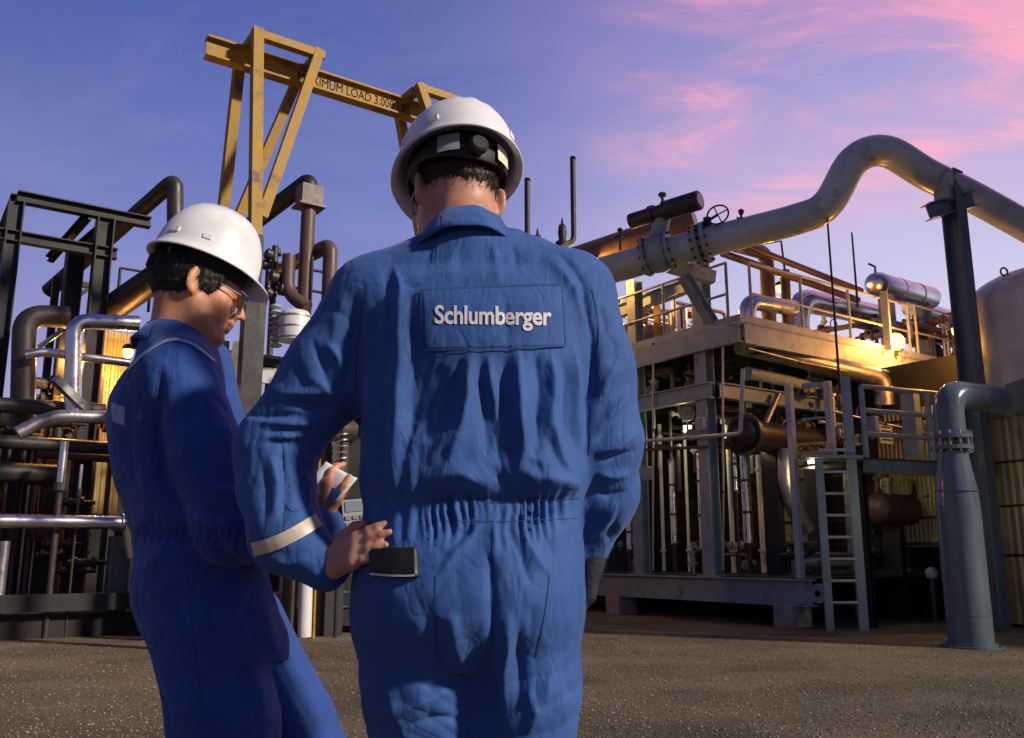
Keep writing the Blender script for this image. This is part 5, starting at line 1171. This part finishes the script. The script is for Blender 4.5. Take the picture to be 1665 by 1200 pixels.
def boot(c, fwd, parent):
    f = np.array(Vector((fwd[0], fwd[1], 0)).normalized()); r = np.array((f[1], -f[0], 0)); c = np.array(c); u = np.array((0, 0, 1.))
    Fd = Field(c - (.24, .24, .02), c + (.24, .24, .3), .008)
    Fd.chain([c + u * .24, c + u * .10], [.058, .052]); Fd.cone(c - f * .05 + u * .05, c + f * .14 + u * .045, .045, .044, .03); Fd.cone(c + f * .13 + u * .05 - r * .01, c + f * .16 + u * .05 + r * .01, .046, .044, .02)
    sl, X, Y, Z = Fd.block(c - .3, c + .4); Fd.D[sl] = np.maximum(Fd.D[sl], (.004 - Z) + 0 * X + 0 * Y)
    P, F = Fd.mesh(2); return mesh_obj('boot', P, F, M['leather'], parent)

# ================================================================== worker seen from behind
def worker_back():
    T = thing('person', 'worker in blue coverall and white hard hat seen from behind, hand on hip', 'person', (-.07, 1.68, 0))
    Y0 = 1.68
    Q = lambda px, py, Y=Y0: np.array(PY(px, py, Y))
    zr_ = lambda py: PY(800, py, Y0).z
    def row(py, xl, xr, ry, dy=0.0):
        a = PY(xl, py, Y0); b = PY(xr, py, Y0); return (a.z, (a.x + b.x) / 2, Y0 + dy, (b.x - a.x) / 2, ry)
    X = np.array((1., 0, 0)); Yv = np.array((0, 1., 0))
    Fd = Field((-.62, 1.38, .05), (.34, 1.98, 1.62), .0042)
    Fd.stack([row(440, 645, 900, .085, .02), row(470, 604, 945, .118, .01), row(520, 598, 958, .138), row(580, 595, 962, .146), row(660, 591, 962, .150), row(740, 588, 960, .155), row(785, 587, 958, .160), row(806, 590, 950, .150), row(828, 595, 942, .134), row(850, 592, 946, .140), row(900, 587, 950, .158, -.004), row(960, 584, 948, .168, -.01), row(1010, 584, 940, .165, -.008), row(1045, 594, 930, .142), row(1085, 622, 908, .10)], X, Yv, 2.6, .03)
    # shoulder girdle
    Fd.cone(Q(755, 418, 1.69), Q(625, 478, 1.70), .075, .080, .05); Fd.cone(Q(770, 415, 1.69), Q(918, 470, 1.70), .075, .080, .05)
    # left arm, hand on the hip
    sl_, el_, wl_ = Q(606, 492, 1.69), Q(448, 728, 1.70), Q(526, 924, 1.63)
    Fd.chain([sl_, (sl_ + el_) / 2 + np.array((.008, 0, .0)), el_], [.088, .082, .074], .035); Fd.chain([el_, Q(450, 800, 1.69), Q(466, 872, 1.66), wl_], [.073, .067, .064, .042], .028)
    # right arm, forearm forward
    sr_, er_, wr_ = Q(930, 488, 1.69), Q(976, 715, 1.68), Q(958, 880, 1.785)
    Fd.chain([sr_, (sr_ + er_) / 2 + np.array((.006, 0, 0)), er_], [.086, .083, .076], .035); Fd.chain([er_, er_ * .5 + wr_ * .5 + np.array((.012, 0, 0)), wr_], [.076, .068, .047], .03)
    # legs
    def leg(pts, rs): Fd.chain([np.array(p) for p in pts], rs, .035)
    leg([Q(668, 1000, 1.67), Q(688, 1120, 1.68), (-.150, 1.71, .50), (-.17, 1.72, .10)], [.102, .100, .088, .078])
    leg([Q(856, 1000, 1.67), Q(856, 1120, 1.66), (.022, 1.66, .50), (.045, 1.69, .10)], [.096, .089, .084, .078])
    P, F = Fd.mesh(3); Nn = vnormals(P, F)
    ST = [  # ridges (+) and valleys (-), metres of relief
        ([(657, 473), (650, 600), (640, 727)], 9, .011), ([(672, 480), (668, 600), (660, 715)], 11, -.012), ([(593, 520), (597, 600), (600, 690)], 9, .009), ([(612, 500), (620, 600), (622, 720)], 9, -.010), ([(610, 520), (623, 593), (630, 640)], 5, .006),
        ([(640, 430), (655, 470), (650, 500)], 6, .006), ([(625, 440), (635, 500), (640, 540)], 6, -.005), ([(695, 575), (676, 650), (655, 745)], 20, -.015), ([(722, 590), (700, 660), (690, 720)], 22, -.016),
        ([(760, 572), (761, 647), (742, 717), (722, 765)], 11, .017), ([(742, 575), (735, 640), (715, 700)], 8, -.009), ([(790, 575), (800, 630), (811, 690), (806, 730)], 8, .012), ([(778, 580), (782, 650), (790, 740)], 9, -.010), ([(826, 480), (825, 568)], 9, -.004), ([(822, 575), (817, 640), (808, 705), (815, 770)], 15, -.018),
        ([(842, 575), (850, 667), (854, 733), (842, 768)], 12, .018), ([(872, 575), (876, 640), (880, 730)], 10, -.013), ([(893, 580), (900, 680), (912, 740), (930, 768)], 8, .012), ([(912, 590), (920, 660), (925, 740)], 8, -.009), ([(930, 560), (940, 650), (948, 725)], 8, .010), ([(948, 470), (966, 540), (962, 640), (952, 740)], 7, -.014),
        ([(887, 420), (935, 473), (952, 533)], 8, .006), ([(905, 412), (950, 465), (962, 520)], 7, -.006), ([(800, 400), (808, 430), (812, 458)], 6, .004), ([(830, 395), (842, 440)], 8, -.004), ([(735, 400), (728, 455)], 8, .003), ([(700, 395), (690, 460)], 9, -.004),
        # blouse above the elastic
        ([(690, 782), (740, 770), (790, 788)], 14, .014), ([(850, 765), (900, 775), (945, 790)], 13, .014), ([(800, 760), (822, 790), (836, 770)], 12, -.012), ([(690, 812), (815, 816), (940, 808)], 10, -.010),
        ([(700, 760), (712, 730), (738, 700)], 9, .008), ([(862, 740), (884, 752), (905, 748)], 8, .008),
        # seat and legs
        ([(799, 905), (800, 985), (799, 1060)], 7, -.013), ([(780, 850), (745, 895), (712, 938)], 8, .007), ([(765, 850), (730, 895)], 7, -.006), ([(847, 862), (868, 900), (892, 930)], 8, .006), ([(832, 862), (850, 905), (862, 950)], 8, -.006), ([(800, 840), (806, 880), (805, 915)], 6, .006), ([(905, 850), (900, 900)], 7, .004), ([(925, 855), (930, 910)], 8, -.005),
        ([(735, 1000), (742, 1050), (755, 1085)], 13, .012), ([(690, 1112), (730, 1110), (775, 1096)], 7, -.009), ([(640, 1165), (690, 1140), (740, 1112)], 10, .010), ([(650, 1185), (715, 1168), (775, 1172)], 7, -.008), ([(625, 1120), (640, 1160), (660, 1198)], 9, .006),
        ([(825, 1005), (822, 1080), (817, 1165)], 11, .011), ([(843, 1010), (846, 1080), (840, 1150)], 9, -.009), ([(866, 985), (862, 1040)], 10, -.005), ([(905, 1075), (890, 1110), (880, 1160)], 8, .006), ([(860, 1120), (870, 1160), (860, 1198)], 9, .008), ([(795, 1045), (792, 1100), (790, 1200)], 18, -.020), ([(920, 1080), (925, 1140)], 7, -.005), ([(700, 1000), (690, 1050)], 9, -.005),
        # left sleeve, elbow creases
        ([(470, 652), (505, 662), (545, 668)], 7, -.014), ([(452, 640), (500, 640), (550, 640)], 8, .009), ([(416, 684), (465, 690), (515, 690)], 6, .009), ([(405, 672), (450, 675), (505, 678)], 6, -.010), ([(425, 702), (470, 702), (508, 704)], 5, -.008), ([(432, 712), (470, 712), (502, 708)], 5, .007), ([(425, 722), (468, 724), (500, 720)], 6, -.009), ([(500, 610), (530, 630), (552, 660)], 8, .008), ([(530, 560), (548, 590), (556, 625)], 8, .010), ([(508, 560), (525, 600), (535, 625)], 8, -.009), ([(560, 470), (545, 530), (540, 560)], 10, .005), ([(575, 480), (570, 560), (560, 640)], 8, -.012),
        ([(470, 600), (490, 620), (500, 640)], 8, -.005), ([(438, 640), (455, 620)], 8, .004), ([(440, 745), (455, 790), (452, 840)], 8, .008), ([(458, 740), (468, 790), (466, 850)], 6, -.009), ([(425, 750), (435, 800), (432, 850)], 7, -.006), ([(480, 735), (500, 750), (515, 745)], 6, .006), ([(430, 905), (470, 915), (510, 905)], 7, .005),
        # right sleeve
        ([(1003, 587), (985, 620), (978, 645)], 8, .009), ([(1015, 560), (990, 600)], 7, -.007), ([(1027, 630), (1000, 670), (976, 700)], 8, .011), ([(1020, 660), (990, 690), (972, 720)], 7, -.010), ([(1032, 700), (1005, 725), (972, 735)], 7, .010), ([(1036, 730), (1000, 745), (975, 752)], 7, -.011), ([(1025, 770), (995, 775), (968, 770)], 7, .010), ([(1022, 800), (990, 810), (962, 800)], 8, -.009), ([(1010, 815), (985, 845), (960, 870)], 7, .007), ([(1000, 500), (1010, 540), (1008, 570)], 8, .006), ([(985, 500), (990, 540)], 7, -.006), ([(1000, 850), (985, 880)], 6, -.006)]
    d = strokes(P, Nn, ST)
    x, y = proj(P)
    # gathered elastic waist: narrow uneven pleats fading above and below
    rr = np.random.default_rng(5); ph = x * .46 + 1.6 * np.sin(x * .071 + 1) + .9 * np.sin(y * .09 + x * .03); env = np.exp(-((y - 826) / 20) ** 2) * .9 + .55 * np.exp(-((y - 858) / 26) ** 2)
    back = np.clip((x - 676) / 20, 0, 1) * np.clip((948 - x) / 10, 0, 1) * np.clip(-Nn[:, 1] * 3, 0, 1)
    d += back * env * .0058 * (.65 + .5 * np.sin(x * .045 + y * .03)) * (np.sin(ph) + .5 * np.sin(ph * .53 + 2))
    side = np.clip((690 - x) / 15, 0, 1) * np.clip((x - 575) / 10, 0, 1) * np.clip((y - 690) / 60, 0, 1) * np.clip((960 - y) / 40, 0, 1)
    d += side * (1 - np.clip((x - 596) / 8, 0, 1) * np.clip((y - 875) / 10, 0, 1) * np.clip((950 - y) / 10, 0, 1)) * .0022 * np.sin(x * .23 + 1.8 * np.sin(y * .013 + x * .02))
    # cloth hanging from the panel to the elastic: rounded ridges with sharp valleys
    hang = np.clip((y - 572) / 120, 0, 1) * np.clip((800 - y) / 30, 0, 1) * np.clip((x - 690) / 30, 0, 1) * np.clip((955 - x) / 20, 0, 1) * np.clip(-Nn[:, 1] * 3, 0, 1)
    u_ = (x + 10 * np.sin(y * .021 + 1.2) + 6 * np.sin(y * .047 + x * .02)) / 41.0 + .35 * np.sin(x * .019 + 2.0)
    d += hang * .0045 * (np.abs(np.sin(np.pi * u_)) ** .75 - .6) * (.6 + .5 * np.sin(x * .031 + y * .008))
    leg_ = np.clip((y - 1040) / 60, 0, 1) * np.clip(-Nn[:, 1] * 3, 0, 1); d += leg_ * .003 * (np.abs(np.sin(np.pi * ((y + .45 * (x - 760) * np.sign(x - 800) + 9 * np.sin(x * .04)) / 46.0))) ** .8 - .6)
    calm = 1 - .85 * np.clip((x - 676) / 12, 0, 1) * np.clip((928 - x) / 12, 0, 1) * np.clip((y - 455) / 12, 0, 1) * np.clip((580 - y) / 12, 0, 1)
    d += calm * (.0011 * vnoise(P * np.array((1, 1, .5)), 50, 3) + .0004 * vnoise(P, 130, 4))
    for sd_, sc_, am in ((31, 22, .0020), (32, 44, .0008)):
        d -= calm * am * np.clip(1 - np.abs(vnoise(P * np.array((1, 1, .55)), sc_, sd_)) * 3.2, 0, 1) ** 1.4
    P = P + Nn * d[:, None]
    C_ = mesh_obj('coverall', P, F, M['blue1'], T)
    bv = bvh_of(P, F)
    # back panel and printing
    pn, _ = patch(bv, ((684, 472), (914, 462), (920, 565), (688, 571)), M['blue1'], 'back_panel', C_, .0035)
    for pts in (((685, 474), (800, 467), (913, 464)), ((690, 569), (805, 568), (918, 563)), ((686, 474), (687, 520), (690, 569)), ((913, 464), (917, 515), (918, 563))):
        ribbon(bv, pts, 2.4, M['thread'], 'panel_seam', C_, .0042, 60)
    cu = bpy.data.curves.new('t', 'FONT'); cu.body = 'Schlumberger'; cu.size = 1; cu.offset = .024; cu.resolution_u = 5; cu.space_character = .98; ob = bpy.data.objects.new('t', cu); COL.objects.link(ob); bpy.context.view_layer.update()
    me = bpy.data.meshes.new_from_object(ob.evaluated_get(bpy.context.evaluated_depsgraph_get())); bpy.data.objects.remove(ob)
    bm = bmesh.new(); bm.from_mesh(me); bmesh.ops.triangulate(bm, faces=bm.faces); 
    for _i in range(2): bmesh.ops.subdivide_edges(bm, edges=[e for e in bm.edges if e.calc_length() > .12], cuts=1, use_grid_fill=False); bmesh.ops.triangulate(bm, faces=bm.faces)
    xs = [v.co.x for v in bm.verts]; x0, x1 = min(xs), max(xs); off = wloc(C_)
    for v in bm.verts:
        s_ = (v.co.x - x0) / (x1 - x0); px = 708 + s_ * 187; py = 527 + 2.5 * s_ - v.co.y * 41 
        v.co = on_cloth(bv, px, py, .0052)[0] - off
    bm.to_mesh(me); bm.free(); me.materials.clear(); me.materials.append(M['letter']); lo_ = bpy.data.objects.new('back_lettering', me); COL.objects.link(lo_); lo_.parent = C_
    lo_['label'] = 'white printed company lettering on the back panel'
    # seams
    for pts, w in ((((799, 860), (800, 960), (799, 1050)), 2.2), (((709, 935), (709, 1010), (712, 1080)), 2), (((894, 934), (886, 1000), (872, 1068)), 2.6), (((963, 470), (974, 540), (966, 640), (958, 740)), 2.5), (((590, 470), (582, 560), (576, 640)), 2.5), (((457, 690), (464, 760), (462, 870)), 2.2), (((470, 790), (495, 778), (500, 815), (478, 832), (460, 815)), 2.2), (((690, 812), (815, 817), (940, 810)), 1.6), (((690, 845), (815, 848), (942, 842)), 1.6)):
        ribbon(bv, pts, w, M['thread'], 'seam', C_, .0012, 60)
    rb = ribbon(bv, ((412, 893), (445, 884), (480, 868), (517, 846)), 22, M['reflect'], 'reflective_band', C_, .003, 50)
    collar(Q(757, 419, 1.69), Vector((-.03, .30, 1)), (-.25, 1, 0), .074, .106, .060, C_, M['blue1'], .55)
    # skin body: head, neck, arms and hands in one surface
    fr = frame_of((-.40, 1), R_(15), R_(3)); hc = Q(743, 319, 1.735)
    Fb = Field((-.60, 1.38, .02), (.33, 2.0, 1.98), .0045)
    head_prims(Fb, hc, fr)
    f, r, u = fr
    Fb.cone(hc - f * .025 - u * .02, Q(758, 400, 1.69), .060, .064, .03); Fb.chain([Q(758, 400, 1.69), (-.07, 1.69, 1.25), (-.07, 1.69, .95)], [.07, .10, .11], .04)
    Fb.chain([Q(700, 440), sl_, el_, Q(474, 876, 1.665), wl_], [.05, .05, .042, .036, .029], .03); Fb.chain([Q(840, 440), sr_, er_, wr_], [.05, .05, .042, .030], .03)
    Fb.chain([(-.12, 1.68, .95), (-.16, 1.71, .5), (-.17, 1.72, .1)], [.07, .05, .04]); Fb.chain([(.0, 1.68, .95), (.035, 1.66, .5), (.045, 1.69, .1)], [.07, .05, .04])
    hd = Q(594, 882, 1.56) - wl_
    hand_prims(Fb, wl_ + hd * .12, hd, (-.1, -1, -.25), (.2, .2, .95), .20, .80, .12, .3)
    hdr = np.array((-.12, .25, -1.0)); hand_prims(Fb, wr_ + np.array((0, .0, -.02)), hdr, (1, -.2, .1), (-.3, 1, 0), .5, .92)
    Pb, Fbf = Fb.mesh(2); mesh_obj('body', Pb, Fbf, M['skin1'], T)
    # right glove
    Fg = Field(wr_ - (.10, .12, .24), wr_ + (.10, .16, .06), .004); hand_prims(Fg, wr_ + np.array((0, 0, -.02)), hdr, (1, -.2, .1), (-.3, 1, 0), .5, .92, grow=.004); Fg.cone(wr_ + np.array((0, -.004, .015)), wr_ + hdr * .04, .036, .034, .02)
    Pg, Fgf = Fg.mesh(2); mesh_obj('work_glove', Pg, Fgf, M['glovem'], T)
    hair_mesh('hair', hc, fr, M['hair1'], T, -.042, .004, -.012, seed=11)
    helmet(hc, fr, T, rim=.060, a=.146, b=.122, hgt=.138, tags=((math.pi - .62, M['tagc'], .17), (math.pi + .52, M['tagg'], .2)))
    # spectacles
    L = lambda a, b, c: Vector(hc + f * a + r * b + u * c)
    g = MB(); 
    for s_ in (-1, 1): g.tube([L(-.022, s_ * .081, -.008), L(-.005, s_ * .083, .012), L(.06, s_ * .080, .012), L(.098, s_ * .066, .010)], .0022, 8)
    g.tube([L(.098, -.066, .012), L(.116, -.03, .016), L(.118, .03, .016), L(.098, .066, .012)], .0022, 8); so = g.build('safety_glasses', M['tagg'], T)
    # belt pouch
    pm, _ = patch(bv, ((604, 892), (680, 890), (682, 941), (606, 938)), M['leather'], 'belt_pouch', T, .011, 24, 16)
    ribbon(bv, ((610, 934), (645, 937), (679, 938)), 3.2, M['reflect'], 'pouch_trim', pm, .0125, 20)
    boot((-.17, 1.72, .0), (-.2, 1), T); boot((.045, 1.69, .0), (.15, 1), T)
worker_back()

# ================================================================== worker seen from the side, looking down
def worker_side():
    T = thing('person', 'worker in darker blue coverall and white hard hat seen from the side, reading a note', 'person', (-.72, 2.08, 0))
    Y0 = 2.08; Q = lambda px, py, Y=Y0: np.array(PY(px, py, Y))
    D = np.array((.86, .51, 0)); W = np.array((.51, -.86, 0))
    def row(py, px, rx, ry): p = PY(px, py, Y0); return (p.z, p.x, p.y, rx, ry)
    Fd = Field((-1.12, 1.62, .05), (-.22, 2.52, 1.66), .005)
    Fd.stack([row(578, 292, .13, .075), row(610, 280, .175, .105), row(650, 272, .19, .125), row(700, 273, .195, .132), row(780, 286, .19, .132), row(840, 303, .178, .124), row(885, 318, .178, .126), row(930, 325, .185, .140), row(975, 328, .19, .150), row(1030, 350, .187, .150), row(1070, 366, .165, .13)], W, D, 2.5, .03)
    sR, sL = Q(290, 612, 1.95), Q(325, 600, 2.24)
    nb_ = Q(285, 560, 2.09)
    Fd.cone(nb_, sR, .068, .075, .05); Fd.cone(nb_, sL, .068, .075, .05)
    eR, wR = Q(378, 858, 1.90), Q(528, 856, 2.05)
    Fd.chain([sR, (sR + eR) / 2, eR], [.085, .080, .075], .014); Fd.chain([eR, (eR + wR) / 2, wR], [.074, .064, .046], .03)
    eL, wL = Q(405, 890, 2.40), Q(566, 905, 2.24)
    Fd.chain([sL, eL], [.08, .07], .03); Fd.chain([eL, wL], [.068, .042], .03)
    kR, kL = Q(392, 1330, 1.98), Q(552, 1330, 2.22)
    hR, hL = Q(338, 1030, 2.0), Q(385, 1020, 2.16)
    fR = np.array((kR[0] - .10, 1.98, .10)); fL = np.array((kL[0] - .02, 2.26, .10))
    Fd.chain([hR, (hR + kR) / 2, kR, fR], [.118, .108, .092, .078], .03); Fd.chain([hL, (hL + kL) / 2, kL, fL], [.112, .100, .088, .078], .03)
    P, F = Fd.mesh(3); Nn = vnormals(P, F)
    ST = [([(262, 600), (248, 690), (262, 780), (312, 838)], 9, -.020), ([(318, 846), (360, 905), (420, 930)], 9, -.016), ([(215, 640), (205, 720), (215, 800)], 9, -.007), ([(190, 640), (186, 720), (198, 790)], 8, .006), ([(300, 640), (300, 740), (330, 820)], 12, .006), ([(335, 640), (345, 740), (370, 810)], 10, -.006), ([(230, 860), (270, 870), (320, 862)], 9, -.010), ([(215, 845), (250, 850)], 9, .008), ([(232, 930), (262, 905), (290, 900)], 7, .008), ([(240, 945), (275, 925)], 7, -.007), ([(255, 955), (290, 940)], 7, .006),
          ([(320, 790), (370, 800), (420, 790)], 8, .007), ([(330, 830), (380, 835)], 8, -.008), ([(350, 690), (380, 700)], 8, .005), ([(440, 960), (430, 1020), (470, 1100)], 10, .006), ([(300, 1080), (330, 1130), (335, 1190)], 14, -.007), ([(400, 1040), (420, 1120), (440, 1190)], 16, .009), ([(380, 1080), (395, 1150)], 12, -.008), ([(270, 1100), (300, 1110)], 8, -.006), ([(280, 1160), (310, 1150), (335, 1165)], 8, .006), ([(280, 960), (300, 1010), (300, 1060)], 12, -.006), ([(455, 1090), (490, 1140), (520, 1195)], 8, -.006), ([(225, 980), (250, 1000), (270, 1040)], 9, -.005)]
    d = strokes(P, Nn, ST) + .0014 * vnoise(P * np.array((1, 1, .5)), 40, 8) + .0005 * vnoise(P, 120, 9)
    for sd_, sc_, am in ((41, 20, .0030), (42, 40, .0012)): d -= am * np.clip(1 - np.abs(vnoise(P * np.array((1, 1, .6)), sc_, sd_)) * 3.0, 0, 1) ** 1.4
    x, y = proj(P); env = np.exp(-((y - 868) / 18) ** 2); d += env * .004 * np.sin(x * .5 + np.sin(y * .1)) * (P[:, 0] < -.42)
    P = P + Nn * d[:, None]; C_ = mesh_obj('coverall', P, F, M['blue2'], T); bv = bvh_of(P, F)
    ribbon(bv, ((210, 601), (235, 577), (268, 557), (290, 553)), 5, M['piping'], 'shoulder_piping', C_, .003, 40); ribbon(bv, ((288, 553), (315, 562), (348, 588)), 4, M['piping'], 'shoulder_piping', C_, .003, 30)
    try:
        lg, _ = patch(bv, ((181, 655), (203, 661), (202, 692), (183, 686)), M['piping'], 'back_lettering', C_, .003, 12, 12)
    except TypeError: pass
    for pts, w in ((((262, 600), (250, 690), (268, 790)), 2), (((300, 905), (310, 1000), (330, 1190)), 2), (((222, 868), (300, 872), (400, 868)), 2), (((330, 950), (345, 1040)), 2.5)):
        ribbon(bv, pts, w, M['thread'], 'seam', C_, .0012, 50)
    fr = frame_of((.90, .43), R_(17), R_(-2)); f, r, u = fr; hc = Q(321, 471, 2.09) 
    collar(Q(282, 580, 2.08), Vector((.30, .2, 1)), D, .070, .098, .052, C_, M['blue2'], .5)
    Fb = Field((-1.05, 1.66, .02), (-.15, 2.5, 1.86), .004)
    head_prims(Fb, hc, fr)
    Fb.cone(hc - f * .030 - u * .03, Q(284, 575, 2.08), .058, .064, .03); Fb.chain([Q(290, 570, 2.08), Q(285, 760), Q(325, 960)], [.06, .09, .10], .04)
    Fb.chain([nb_, sR, eR, wR], [.05, .05, .042, .029], .03); Fb.chain([nb_, sL, eL, wL], [.05, .05, .042, .029], .03)
    Fb.chain([hR, kR, fR], [.07, .05, .04]); Fb.chain([hL, kL, fL], [.07, .05, .04])
    hdR = Q(524, 795, 2.06) - Q(530, 852, 2.05)
    hand_prims(Fb, wR + hdR * .10, hdR, (-.75, -.65, 0), (.55, -.6, .3), .62, .9, .05, .9)
    hand_prims(Fb, wL + np.array((.008, .0, .0)), (.35, -.15, .35), (.1, -1, -.2), (-.2, -.2, 1), .8, .9)
    Pb, Fbf = Fb.mesh(2); mesh_obj('body', Pb, Fbf, M['skin2'], T)
    hair_mesh('hair', hc, fr, M['hair2'], T, -.088, .014, -.022, seed=21)
    helmet(hc, fr, T, rim=.062, a=.127, b=.112, hgt=.154, tags=((math.pi - .5, M['tagg'], .15),))
    L = lambda a, b, c: Vector(hc + f * a + r * b + u * c)
    g = MB()
    for s_ in (-1, 1): g.tube([L(-.022, s_ * .081, -.006), L(-.005, s_ * .083, .010), L(.06, s_ * .078, .008), L(.094, s_ * .066, .006)], .0020, 8)
    g.tube([L(.094, -.066, .016), L(.114, -.03, .020), L(.117, 0, .018), L(.114, .03, .020), L(.094, .066, .016)], .0020, 8); so = g.build('safety_glasses', M['tagg'], T)
    for s_ in (-1, 1):
        V = []; 
        for i in range(7):
            t = i / 6; b_ = s_ * (.010 + .056 * t); a_ = .116 - .022 * t ** 2
            V += [L(a_, b_, .018), L(a_ - .004, b_, -.026 + .008 * abs(t - .5))]
        mb = MB(); mb.add(V, [(2 * i, 2 * i + 2, 2 * i + 3, 2 * i + 1) for i in range(6)], True); mb.build('lens', M['glass'], so, False)
    wd = Vector(hdR).normalized(); MB().lathe(Vector(wR) + wd * .005, wd, [(0, .036), (.022, .034)], 24).build('wrist_strap', M['leather'], T)
    # things held
    nc = PY(540, 786, 2.045); nx = Vector((.80, -.25, -.42)).normalized(); nn = Vector((.1, -1, .25)); nn = (nn - nx * nn.dot(nx)).normalized(); ny = nn.cross(nx).normalized()
    if ny.z < 0: ny = -ny
    N_ = thing('note_pad', 'small white note pad with a blue corner in the side-on worker hand', 'note pad', nc - UP * .05)
    mb = MB(); V = []
    for i in range(9):
        for j in range(9):
            s_, t = i / 8 - .5, j / 8 - .5; V.append(nc + nx * s_ * .088 + ny * t * .074 + nn * (.010 * s_ * s_ * 4 - .004 * t + .003 * math.sin(s_ * 7 + t * 4)))
    mb.add(V, [(i * 9 + j, (i + 1) * 9 + j, (i + 1) * 9 + j + 1, i * 9 + j + 1) for i in range(8) for j in range(8)], True); pg = mb.build('page', M['letter'], N_, False); so_ = pg.modifiers.new('thickness', 'SOLIDIFY'); so_.thickness = .004
    bl = mat('blue_print', (.07, .17, .45), .6); mb = MB(); V = []
    for i in range(5):
        for j in range(4):
            s_, t = .04 + .42 * i / 4, -.46 + .34 * j / 3; V.append(nc + nx * s_ * .088 + ny * t * .074 + nn * (.010 * s_ * s_ * 4 - .004 * t + .003 * math.sin(s_ * 7 + t * 4) + .0035))
    mb.add(V, [(i * 4 + j, (i + 1) * 4 + j, (i + 1) * 4 + j + 1, i * 4 + j + 1) for i in range(4) for j in range(3)], True); mb.build('printed_block', bl, N_, False)
    dc = PY(577, 850, 2.20); R2 = thing('handheld_meter', 'grey handheld keypad meter between the two workers', 'meter', dc - UP * .07)
    dx_ = Vector((.93, .3, .1)).normalized(); dn = Vector((.2, -.95, .25)); dn = (dn - dx_ * dn.dot(dx_)).normalized(); du = dn.cross(dx_).normalized()
    if du.z < 0: du = -du
    b_ = MB().box(dc, (.034, .013, .062), (dx_, dn, du)).build('meter_case', M['leather'], R2); md_ = b_.modifiers.new('bevel', 'BEVEL'); md_.width = .005; md_.segments = 3
    fp = MB().box(dc + dn * .014, (.029, .002, .054), (dx_, dn, du)).build('face_plate', mat('meter_grey', (.35, .34, .32), .5), R2)
    for i in range(3):
        for j in range(4): MB().box(dc + dn * .0175 + dx_ * (.018 * (i - 1)) + du * (-.040 + .016 * j), (.006, .0025, .005), (dx_, dn, du)).build('key', M['tagg'], fp)
    MB().box(dc + dn * .0172 + du * .036, (.022, .0012, .013), (dx_, dn, du)).build('display', M['tagg'], fp)
    boot((fR[0], fR[1], 0), D, T); boot((fL[0], fL[1], 0), D, T)
worker_side()
